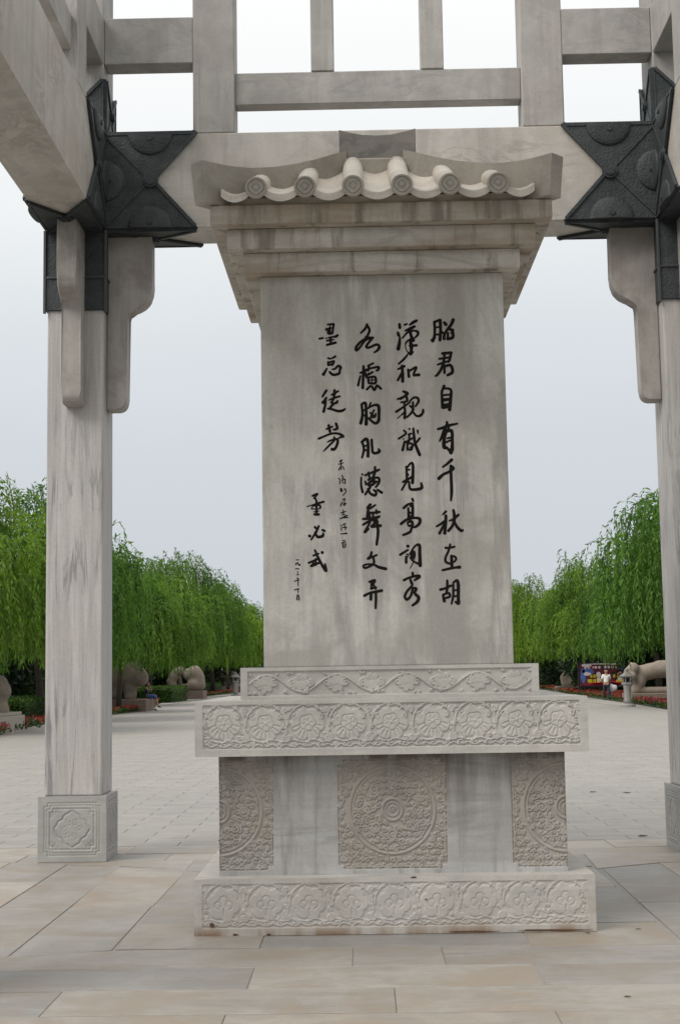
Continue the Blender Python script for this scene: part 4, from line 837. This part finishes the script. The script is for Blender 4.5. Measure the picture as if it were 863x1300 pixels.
tree(17.0, 84, 1, 1.15, .4, 'right willow hanging over the colourful billboard', GR)
tree(15.8, 97, 0, 1.25, 1.2, 'middle right willow behind the billboard', GR)
tree(17.2, 113, 2, 1.36, 2.8, 'right willow over the kneeling stone figure', GR)
tree(15.0, 130, 3, 1.18, 5.0, 'right willow behind the top tier of the stele base', GR)
tree(15.6, 150, 1, 1.30, 3.6, 'farthest right willow, against the right edge of the slab', GR)
for i, x in enumerate((-19.5, -6.5, 2.5, 11)):
    tree(x, 186+(i % 2)*5, i % 4, 1.40, i*1.3, ['willow at the far left end of the plaza beyond the hedge line', 'far willow behind the left part of the slab', 'far willow hidden behind the middle of the slab', 'far willow behind the right part of the slab'][i], GB)
for i, (x, y) in enumerate([(-19, 62), (-20, 86), (21, 74), (23, 98), (-20.5, 112)]):
    tree(x, y, (i+1) % 4, 1.15, i*2.1, ['second-row willow behind the near left hedge', 'second-row willow behind the seated woman', 'second-row willow behind the right crouching statue', 'second-row willow behind the billboard', 'second-row willow behind the pale trunk'][i], 'second row of willows')

# dark evergreens filling the space under the willows
def blob(q, n):
    v = q.normal(size=(n, 3)); v /= np.linalg.norm(v, axis=1)[:, None]; r = q.uniform(.55, 1, (n, 1))**.5*(1+.15*np.sin(v[:, :1]*9)+.12*np.sin(v[:, 1:2]*11)); p = v*r*np.array([2.3, 2.0, 2.1]); p[:, 2] += 2.1; return p
ever = [bush_mesh('crown', 5, blob, 7000, .30, .14, M_ever), bush_mesh('crown', 6, blob, 7000, .30, .14, M_ever)]
bm = bmesh.new(); add_tube(bm, [(0,0,-.1),(0.05,0,1),(0,0.05,2.6)], [.14,.12,.06], 7); etr = bm_mesh('trunk', bm, M_bark, smooth=True)
EV = [(-17.5, 50), (-16.0, 58), (-16.8, 65), (-15.2, 73.5), (-17.6, 81), (-18.3, 90), (-17.6, 99), (-18.5, 108), (-18.0, 118), (-18.0, 129), (-17.5, 141), (-17.0, 153), (-17.5, 166), (-14, 190), (19.0, 76), (18.2, 88), (19.2, 99), (20.5, 108), (20.5, 119), (19.0, 130), (19.0, 143), (19, 157), (18, 172), (14, 192), (-18, 44), (17.0, 104), (20.5, 64)]
for i, (x, y) in enumerate(EV):
    t = empty('evergreen_bush', (x, y, -.1), i*1.7); s_ = (.9 + .25*((i*37) % 10)/10)*(1.0 + max(0, y-60)*.003); t.scale = (s_*1.1, s_*1.1, s_)
    side = 'left' if x < 0 else 'right'
    near = sorted([e for e in EV if (e[0] < 0) == (x < 0)], key=lambda e: e[1]).index((x, y))
    ords = ['first','second','third','fourth','fifth','sixth','seventh','eighth','ninth','tenth','eleventh','twelfth','thirteenth','fourteenth','fifteenth','sixteenth']
    tag(t, 'dark evergreen bush under the %s willows, %s from the viewer' % (side, ords[near]), 'bush', 'dark evergreen bushes behind the willows')
    place('trunk', etr, t); place('crown', ever[i % 2], t)

# clipped hedges
def hedge(x0, x1, y0, y1, h, label, n=9000):
    cx_, cy_ = (x0+x1)/2, (y0+y1)/2; t = empty('hedge', (cx_, cy_, 0)); tag(t, label, 'hedge', 'clipped green hedges')
    W2, D2 = (x1-x0)/2, (y1-y0)/2
    place('hedge_core', box('hedge_core', -W2+.1, W2-.1, -D2+.1, D2-.1, -.05, h-.12, M_dark_leaf, bevel=.05), t)
    def shp(q, n_):
        p = q.uniform(-1, 1, (n_, 3))*np.array([W2, D2, h/2]); p[:, 2] += h/2; f = q.randint(0, 5, n_)
        p[f < 2, 2] = h + q.normal(size=(f < 2).sum())*.035; m = (f == 2) | (f == 3); p[m, 1] = -D2 + q.normal(size=m.sum())*.04; m = f == 4; p[m, 0] = W2*np.sign(p[m, 0]) + q.normal(size=m.sum())*.04; return p
    place('hedge_leaves', bush_mesh('hedge_leaves', int(abs(x0)*10), shp, n, .11, .06, M_hedge, upright=.6), t)
M_dark_leaf = plain('hedge_inside', (.012, .022, .008), .9)
hedge(-15.2, -11.7, 50.5, 58.5, .85, 'near clipped hedge left of the left column, behind red flowers')
hedge(-15.6, -12.0, 92, 100, .95, 'clipped hedge behind the seated woman', 7000)
hedge(-16.8, -13.8, 124, 144, .95, 'far clipped hedge between the arched statue and the far lantern', 7000)

# flower strips
def flowerbed(poly_in, poly_out, n, label, seed):
    q = np.random.RandomState(seed); A = np.array(poly_in, float); B = np.array(poly_out, float); t = q.uniform(0, len(A)-1.001, n); i = t.astype(int); f = (t-i)[:, None]; u = q.uniform(0, 1, (n, 1))
    pa = A[i]*(1-f)+A[i+1]*f; pb = B[i]*(1-f)+B[i+1]*f; p = pa*(1-u)+pb*u; P = np.c_[p, q.uniform(.05, .24, n)]
    isf = (q.uniform(size=n) < .38) & (np.sin(p[:, 0]*2+p[:, 1]*.7)+q.uniform(-.6, .9, n) > -.5); P[isf, 2] = q.uniform(.14, .30, isf.sum())
    D = q.normal(size=(n, 3)); D[:, 2] = np.abs(D[:, 2])*.7+.2; D /= np.linalg.norm(D, axis=1)[:, None]
    m1 = leaf_mesh('blossoms', P[isf], D[isf], np.full(isf.sum(), .10), np.full(isf.sum(), .085), q.uniform(0, 1, isf.sum()), M_flower, q)
    m2 = leaf_mesh('flower_leaves', P[~isf], D[~isf], np.full((~isf).sum(), .16), np.full((~isf).sum(), .06), q.uniform(0, 1, (~isf).sum()), M_fleaf, q)
    e = empty('flower_bed', (0, 0, -.02)); tag(e, label, 'flowers', kind='stuff'); a = place('blossoms', m1, e); b = place('flower_leaves', m2, e); tag(a, kind='stuff'); tag(b, kind='stuff')
flowerbed([(-9.9,36),(-10.35,45),(-10.95,58),(-10.55,66),(-10.5,72)], [(-11.2,36),(-11.8,45),(-12.2,58),(-11.3,66),(-11.4,72)], 9000, 'strip of red flowers along the near left plaza edge', 1)
flowerbed([(-12.5,88),(-13.65,105),(-12.45,135),(-12.45,180)], [(-14.2,88),(-15.3,105),(-14.2,135),(-14.2,180)], 9000, 'strip of red flowers along the far left plaza edge', 2)
flowerbed([(11.05,45),(12.05,58),(12.55,66),(13.15,80)], [(12.3,45),(13.4,58),(13.5,68.2),(14.4,80)], 7000, 'strip of red flowers beside the crouching statue on the right', 3)
flowerbed([(13.2,80),(13.75,94),(15.05,112),(16.5,140)], [(16.6,80),(17.2,94),(17.2,112),(18.2,140)], 9000, 'bed of red flowers under the billboard and around the kneeling figure', 4)

# ------------------------------------------------------------------ statues on plinths
def statue(name_label, cx_, cy_, plinth, plab_mat, balls, z0, rz=0, plab='', extra=None, squash=None):
    t = empty('stone_statue', (cx_, cy_, 0), rz); tag(t, name_label, 'statue', 'stone animal statues along the plaza')
    w_, d_, h_ = plinth; place('plinth', box('plinth', -w_/2, w_/2, -d_/2, d_/2, -.05, h_, plab_mat, bevel=.02), t)
    me = meta_mesh('figure', [(b[0], b[1], b[2]+z0, *b[3:]) for b in balls], M_statue, .09); place('figure', me, t)
    return t
# left, cut by the frame
s1_ = statue('stone animal at the left picture edge on a pale stepped pedestal with a small plaque', -11.15, 43.6, (1.55, 2.2, .50), M_plinth_grey,
       [(.05,0,.85,.42), (.32,0,.72,.30), (.2,0,.30,.30), (-.4,0,.75,.45), (-.5,0,.3,.35), (-.2,.5,.8,.4), (.3,-.1,.98,.22), (.28,0,.12,.28)], .50)
place('pedestal_top', box('pedestal_top', -.82, .70, -1.0, 1.0, .502, .60, M_plinth_grey, bevel=.015), s1_)
pl_ = place('pedestal_block', box('pedestal_block', .1, .96, -1.25, -1.0, -.02, .455, M_plinth_grey, bevel=.01), s1_); place('plaque', box('plaque', .62, .78, -1.262, -1.245, .1, .36, M_plaque, bevel=.003), pl_)
statue('heavy-chested stone animal on the brown plinth where the woman sits', -11.25, 69.6, (2.15, 2.6, .56), M_plinth,
       [(-.75,0,.95,.55), (-.7,0,.35,.42), (.35,0,1.15,.52), (.62,0,1.0,.40), (.0,0,.95,.40), (.1,0,.52,.36), (.15,0,.2,.30), (-.2,.4,1.1,.5), (.4,0,1.5,.32), (.1,-.1,.12,.25), (-.2,0,1.4,.42)], .56)
statue('arched long-necked stone animal resting behind the pale willow trunk', -13.0, 107.5, (2.7, 2.6, .58), M_plinth,
       [(-1.05,0,.25,.42), (-1.15,0,.65,.38), (-1.0,0,1.05,.38), (-.75,0,1.4,.36), (-.4,0,1.5,.34), (.2,0,1.2,.48), (.6,0,1.35,.55), (.85,0,.95,.50), (.9,0,.45,.5), (.3,0,.25,.40), (-.2,0,.2,.34), (.55,-.2,.45,.5)], .56)
statue('round-backed stone animal far down the left row beside the lantern', -14.2, 152, (3.2, 2.6, .6), M_plinth,
       [(-.9,0,1.0,.55), (-.9,0,.35,.4), (-.3,0,1.2,.55), (.4,0,1.15,.6), (.9,0,.8,.5), (.9,0,.25,.4), (0,0,.3,.45), (-1.1,0,.15,.35)], .6)
statue('crouching stone beast with bent foreleg behind the near right lantern', 14.35, 71.6, (2.95, 2.6, .45), M_plinth,
       [(-1.35,-.3,1.0,.30), (-1.15,-.3,1.22,.28), (-1.28,-.55,.82,.20), (-1.1,-.2,.8,.2), (-.75,0,.95,.42), (-.3,0,1.05,.42), (.2,0,1.15,.45), (.7,0,1.15,.48), (1.1,0,.9,.5), (-.85,-.1,.55,.32), (-1.0,-.1,.28,.27), (-1.05,-.1,.13,.25), (-.8,-.1,.12,.2), (-.6,-.1,.12,.19), (-.4,-.1,.12,.19), (-.2,-.1,.12,.19), (0,-.1,.12,.19), (.2,-.1,.12,.19), (.4,-.1,.12,.19), (.6,-.1,.12,.2), (1.2,0,.3,.45), (.9,0,.5,.3), (-1.38,-.5,1.22,.09), (-1.2,-.05,1.42,.10)], .45)
statue('kneeling stone figure far down the right row, left of the billboard', 16.55, 116.5, (2.3, 2.4, .42), M_plinth,
       [(-.35,0,.25,.45), (-.45,0,.65,.40), (-.1,0,1.05,.46), (.2,0,1.15,.42), (.35,0,.4,.5), (.1,-.2,.3,.45), (.45,0,.8,.40), (-.15,0,1.35,.3)], .42)

# ------------------------------------------------------------------ stone lanterns
def lantern(x, y, label, s=1.0):
    t = empty('stone_lantern', (x, y, -.01)); t.scale = (s, s, s); tag(t, label, 'lantern', 'stone lanterns beside the plaza')
    bm = bmesh.new(); add_lathe(bm, [(.33,0),(.34,.05),(.33,.09),(.24,.10),(.22,.14)], 20); place('foot', bm_mesh('foot', bm, M_lantern), t)
    bm = bmesh.new(); add_lathe(bm, [(.17,.13),(.155,.3),(.15,.55),(.17,.85),(.19,.93)], 16); place('shaft', bm_mesh('shaft', bm, M_lantern, smooth=True), t)
    bm = bmesh.new(); add_lathe(bm, [(.19,.925),(.25,.96),(.27,1.0),(.26,1.02)], 6); place('tray', bm_mesh('tray', bm, M_lantern), t)
    bm = bmesh.new()
    for i in range(6):
        a = i*PI/3; add_tube(bm, [(.20*math.cos(a), .20*math.sin(a), 1.01), (.20*math.cos(a), .20*math.sin(a), 1.30)], .026, 4)
    add_lathe(bm, [(.215,1.015),(.215,1.06)], 6); add_lathe(bm, [(.215,1.26),(.22,1.31)], 6); bx_ = place('light_box', bm_mesh('light_box', bm, M_lantern), t)
    bm = bmesh.new(); add_lathe(bm, [(.14,1.04),(.14,1.28)], 6); place('shade_core', bm_mesh('shade_core', bm, M_dark), bx_)  # black core paints the shade inside the light box
    bm = bmesh.new(); add_lathe(bm, [(.33,1.30),(.35,1.33),(.24,1.40),(.14,1.47),(.08,1.50),(.06,1.53),(.085,1.57),(.06,1.62),(.01,1.66)], 6); place('roof', bm_mesh('roof', bm, M_lantern), t)
lantern(11.53, 63.9, 'nearer stone lantern with hexagonal roof, in front of the crouching stone beast')
lantern(-10.3, 118, 'farther stone lantern seen just left of the carved top tier of the stele base', 1.18)

# white canopy seen behind the seated woman
t = empty('garden_parasol', (-12.62, 80, 0)); tag(t, 'small white domed canopy seen between the statue legs left of the seated woman', 'parasol')
bm = bmesh.new(); add_lathe(bm, [(.30,1.12),(.285,1.20),(.23,1.30),(.12,1.37),(.01,1.39)], 16); place('canopy', bm_mesh('canopy', bm, M_white, smooth=True), t)
bm = bmesh.new(); add_lathe(bm, [(.33,1.03),(.36,1.06),(.33,1.09)], 16); place('rim', bm_mesh('rim', bm, M_tan), t)
bm = bmesh.new(); add_tube(bm, [(0,0,0),(0,0,1.15)], .03, 8); place('pole', bm_mesh('pole', bm, M_tan), t)

# ------------------------------------------------------------------ billboard
M_bd = plain('board_maroon', (.10,.010,.022), .5, .3, 2); M_bk = plain('board_black', (.008,.008,.01), .5); M_wp = plain('board_white', (.6,.56,.6), .5, .1)
M_pk = plain('board_pink', (.62,.22,.25), .5, .2); M_bl = plain('board_blue', (.06,.13,.36), .5, .4, 3); M_ye = plain('board_yellow', (.70,.62,.04), .5, .1); M_rd = plain('board_red', (.50,.02,.03), .5, .3, 2); M_gn = plain('board_green', (.30,.55,.08), .5, .2)
t = empty('billboard', (15.75, 95, 0)); tag(t, 'black-framed red and blue billboard with rows of yellow and white characters behind the walking man', 'billboard')
place('frame', box('frame', -1.78, 1.78, .0, .12, .50, 2.16, M_bk, bevel=.01), t)
pn = place('picture', box('picture', -1.66, 1.66, -.02, .002, .60, 2.07, M_bd, bevel=0), t)
for x in (-1.6, 0, 1.6): place('leg', box('leg', x-.05, x+.05, .02, .1, -.05, .5, M_bk, bevel=.005), t)
def patch(nm, m, rects, y):
    if len(rects) <= 4:
        for q_ in rects: patch_(nm, m, [q_], y)
    else: patch_(nm, m, rects, y)
def patch_(nm, m, rects, y):
    bm = bmesh.new()
    for i, (x, z, a, b) in enumerate(rects):
        n = 8; add_prism(bm, [(x+a*math.cos(2*PI*k/n+.3)*rnd.uniform(.75, 1.1), z+b*math.sin(2*PI*k/n+.3)*rnd.uniform(.75, 1.1)) for k in range(n)], 0, .006, lambda p, q_, tt: (p, y-tt-.0004*i, q_))
    place(nm, bm_mesh(nm, bm, m), pn)
patch('blue_backdrop', M_bl, [(-1.45,1.25,.18,.55), (-1.1,1.55,.42,.2), (1.2,1.55,.22,.25), (1.45,1.2,.18,.3)], -.021)
patch('sky_patch', M_wp, [(-1.25,1.93,.38,.12), (-.4,2.02,.8,.035), (.8,2.0,.7,.05), (-1.2,1.38,.27,.14)], -.025)
patch('dancers', M_wp, [(-.45,1.32,.15,.24), (-.45,.98,.17,.22), (.9,1.35,.14,.25), (.95,1.0,.18,.2)], -.029)
patch('dancer_dress', M_pk, [(.92,1.45,.15,.12), (-1.3,1.78,.09,.1), (-1.05,1.8,.09,.1), (-.8,1.8,.08,.1)], -.033)
patch('upper_characters', M_wp, [(-1.3,1.78,.05,.09), (-1.1,1.79,.05,.09), (-.62,1.80,.09,.10), (-.38,1.80,.09,.10), (0,1.80,.09,.10), (.22,1.80,.09,.10), (.46,1.80,.08,.10), (.7,1.79,.07,.1)], -.037)
patch('red_band', M_rd, [(-.3,.78,1.0,.10), (.7,.8,.9,.13), (0,.72,1.5,.06)], -.041)
def block_char(bm, x, z, s, y, k):
    q = random.Random(k)
    for i in range(3): zz = z - s + i*s + q.uniform(-.01, .01); add_box(bm, x-s*.9, x+s*.9, y-.006-.0003*i, y, zz-.016, zz+.016)
    for i in range(2): xx = x-s*.5+i*s + q.uniform(-.02, .02); add_box(bm, xx-.016, xx+.016, y-.0075-.0003*i, y, z-s, z+s)
for nm, zc, xs_, s_ in (('yellow_characters', 1.23, (-.92, -.72, -.5, -.1, .55, .8), .07), ('lower_yellow_characters', .93, (-1.1, -.95, -.72, -.5, -.05, .12, .75, .95, 1.15), .085)):
    bm = bmesh.new()
    for i, x in enumerate(xs_): block_char(bm, x, zc, s_, -.046, i)
    place(nm, bm_mesh(nm, bm, M_ye), pn)

# ------------------------------------------------------------------ people
SK = plain('skin', (.42,.25,.18), .6, .1); HR = plain('hair', (.015,.012,.012), .6); SH = plain('white_shirt', (.78,.77,.75), .7, .04); TR = plain('navy_trousers', (.018,.022,.035), .8); BS = plain('black_shoes', (.01,.01,.01), .4)
BG = plain('bag_plastic', (.55,.54,.56), .4, .15); TP = plain('dark_top', (.035,.045,.045), .85); DN = plain('blue_denim', (.05,.085,.18), .85, .2)
def hand(parent, p, fwd, down, mat=None):
    """palm plus five fingers and thumb as short tapered tubes"""
    p = Vector(p); f = Vector(fwd).normalized(); s = f.cross(Vector(down)).normalized(); bm = bmesh.new()
    add_tube(bm, [p, p+f*.045, p+f*.085], [.026, .040, .034], 8)
    for i, ln in enumerate((.065, .075, .07, .055)):
        b = p+f*.08+s*(-.030+.02*i); add_tube(bm, [b, b+f*ln*.5, b+f*ln*.85+Vector(down)*ln*.4], [.010, .009, .006], 5)
    b = p+f*.03-s*.032; add_tube(bm, [b, b+f*.025-s*.025, b+f*.06-s*.03], [.011, .010, .007], 5)
    place('hand', bm_mesh('hand', bm, SK, smooth=True), parent)
def head(parent, c, face, hair_long=False, cap=None):
    c = Vector(c); f = Vector(face).normalized(); ry = math.atan2(f.y, f.x)+PI/2
    h = skin_mesh('head', [(0,0,-.13),(0,-.01,-.06),(0,-.015,0),(0,0,.06),(0,-.085,-.045),(0,-.108,-.03),(.078,0,-.02),(-.078,0,-.02),(0,-.07,-.085)], [(0,1),(1,2),(2,3),(1,4),(4,5),(2,6),(2,7),(1,8)], [.052,.066,.088,.078,.022,.010,.018,.018,.026], SK)
    o = place('head', h, parent, c, ry)
    bm = bmesh.new()
    for x in (-.03, .03):
        m_ = Matrix.Translation((x, -.088, 0)); bmesh.ops.create_icosphere(bm, subdivisions=1, radius=.010, matrix=m_)
    add_box(bm, -.022, .022, -.093, -.085, -.072, -.064); place('face_marks', bm_mesh('face_marks', bm, HR), o)
    vs = [(0,.02,.02),(0,.035,.06),(0,.0,.085),(0,-.045,.075),(0,.06,0)]; ed = [(0,1),(1,2),(2,3),(0,4)]; rr = [.085,.082,.06,.045,.06]
    if hair_long: vs += [(0,.07,-.08),(0,.06,-.17)]; ed += [(4,5),(5,6)]; rr += [.06,.04]
    place('hair', skin_mesh('hair', vs, ed, rr, HR), o)
# walking man
t = empty('person', (12.98, 78.1, 0), .15); tag(t, 'man in white short-sleeved shirt and dark trousers walking with hands behind his back', 'person')
body = skin_mesh('body', [(0,0,.88),(0,0,1.05),(0,-.01,1.22),(0,-.005,1.34),(0,-.01,1.42),(.17,.0,1.31),(.235,.05,1.06),(.11,.16,.92),(-.17,0,1.31),(-.235,.05,1.06),(-.08,.16,.90),(.09,-.02,.86),(.10,-.10,.48),(.10,-.10,.09),(-.09,.02,.86),(-.10,.07,.48),(-.09,.20,.11)],
   [(0,1),(1,2),(2,3),(3,4),(3,5),(5,6),(6,7),(3,8),(8,9),(9,10),(0,11),(11,12),(12,13),(0,14),(14,15),(15,16)], [(.13,.10),(.125,.10),(.15,.105),(.12,.085),.052,.062,.043,.032,.062,.043,.032,.085,.058,.040,.085,.058,.040], SK)
place('body', body, t)
place('shirt', skin_mesh('shirt', [(0,0,.90),(0,0,1.05),(0,-.01,1.22),(0,-.005,1.35),(.17,.0,1.32),(.225,.035,1.12),(-.17,0,1.32),(-.225,.035,1.12)], [(0,1),(1,2),(2,3),(3,4),(4,5),(3,6),(6,7)], [(.155,.125),(.15,.12),(.17,.125),(.12,.09),.078,.066,.078,.066], SH), t)
place('trousers', skin_mesh('trousers', [(0,0,.92),(.09,-.02,.80),(.10,-.10,.48),(.10,-.10,.07),(-.09,.02,.80),(-.10,.07,.48),(-.09,.18,.10)], [(0,1),(1,2),(2,3),(0,4),(4,5),(5,6)], [(.15,.12),.105,.08,.066,.105,.08,.066], TR), t)
for x, y, z in ((.10,-.13,.035), (-.09,.16,.05)):
    place('shoe', skin_mesh('shoe', [(x,y+.07,z+.01),(x,y-.02,z),(x,y-.13,z-.005)], [(0,1),(1,2)], [.045,.045,.035], BS), t)
hand(t, (.10,.16,.93), (-.8,.1,-.4), (0,.1,-1)); hand(t, (-.08,.16,.91), (.7,.1,-.5), (0,.1,-1)); head(t, (0,-.02,1.545), (0,-1,0))
bg = empty('plastic_bag', (13.36, 78.35, .55)); tag(bg, 'crumpled greyish white bag hanging behind the walking man', 'bag')
place('bag_body', meta_mesh('bag_body', [(0,0,.12,.15), (.08,0,.05,.15), (-.05,0,.22,.09), (.12,.02,.14,.12), (0,.0,0,.13)], BG, .04), bg)
bm = bmesh.new(); add_tube(bm, [(-.05,0,.28),(-.14,-.03,.36),(-.27,-.08,.38)], [.02,.012,.012], 6); place('handle', bm_mesh('handle', bm, BG), bg)
# seated woman (faces the plaza, to the right)
t = empty('person', (-10.42, 70.1, 0), 0); tag(t, 'woman in dark top and blue skirt sitting cross-legged on the statue plinth', 'person')
place('body', skin_mesh('body', [(0,0,.66),(-.01,0,.85),(.0,0,1.02),(.02,0,1.10),(.04,0,1.17),(.0,-.15,1.03),(.10,-.20,.84),(.19,-.06,1.06),(.0,.15,1.03),(.12,.19,.82),(.24,.02,.95),(.10,-.08,.65),(.40,-.07,.68),(.41,-.06,.36),(.40,-.06,.10),(.10,.08,.65),(.43,.03,.70),(.52,-.02,.42),(.58,-.04,.20)],
  [(0,1),(1,2),(2,3),(3,4),(2,5),(5,6),(6,7),(2,8),(8,9),(9,10),(0,11),(11,12),(12,13),(13,14),(0,15),(15,16),(16,17),(17,18)], [.12,.10,.11,.06,.045,.05,.036,.026,.05,.036,.026,.08,.055,.045,.03,.08,.055,.045,.03], SK), t)
place('top', skin_mesh('top', [(0,0,.68),(-.01,0,.85),(.0,0,1.03),(.0,-.15,1.03),(.10,-.20,.84),(.16,-.10,.98),(.0,.15,1.03),(.12,.19,.82),(.20,.06,.90)], [(0,1),(1,2),(2,3),(3,4),(4,5),(2,6),(6,7),(7,8)], [.14,.125,.125,.066,.052,.04,.066,.052,.04], TP), t)
place('skirt', skin_mesh('skirt', [(-.02,0,.66),(.12,-.07,.67),(.40,-.06,.69),(.42,-.05,.52),(.12,.08,.67),(.43,.03,.71),(.49,0,.54)], [(0,1),(1,2),(2,3),(0,4),(4,5),(5,6)], [.145,.12,.09,.075,.12,.09,.075], DN), t)
for p0, p1, p2 in (((.36,-.06,.06), (.44,-.06,.045), (.53,-.06,.025)), ((.55,-.04,.20), (.63,-.04,.19), (.71,-.04,.13))):
    place('shoe', skin_mesh('shoe', [p0, p1, p2], [(0,1),(1,2)], [.042,.04,.028], BS), t)
hand(t, (.185,-.06,1.06), (.0,.15,1), (1,0,0)); hand(t, (.24,.02,.95), (.1,0,1), (1,0,0)); head(t, (.07,0,1.295), (1,0,-.2), hair_long=True)
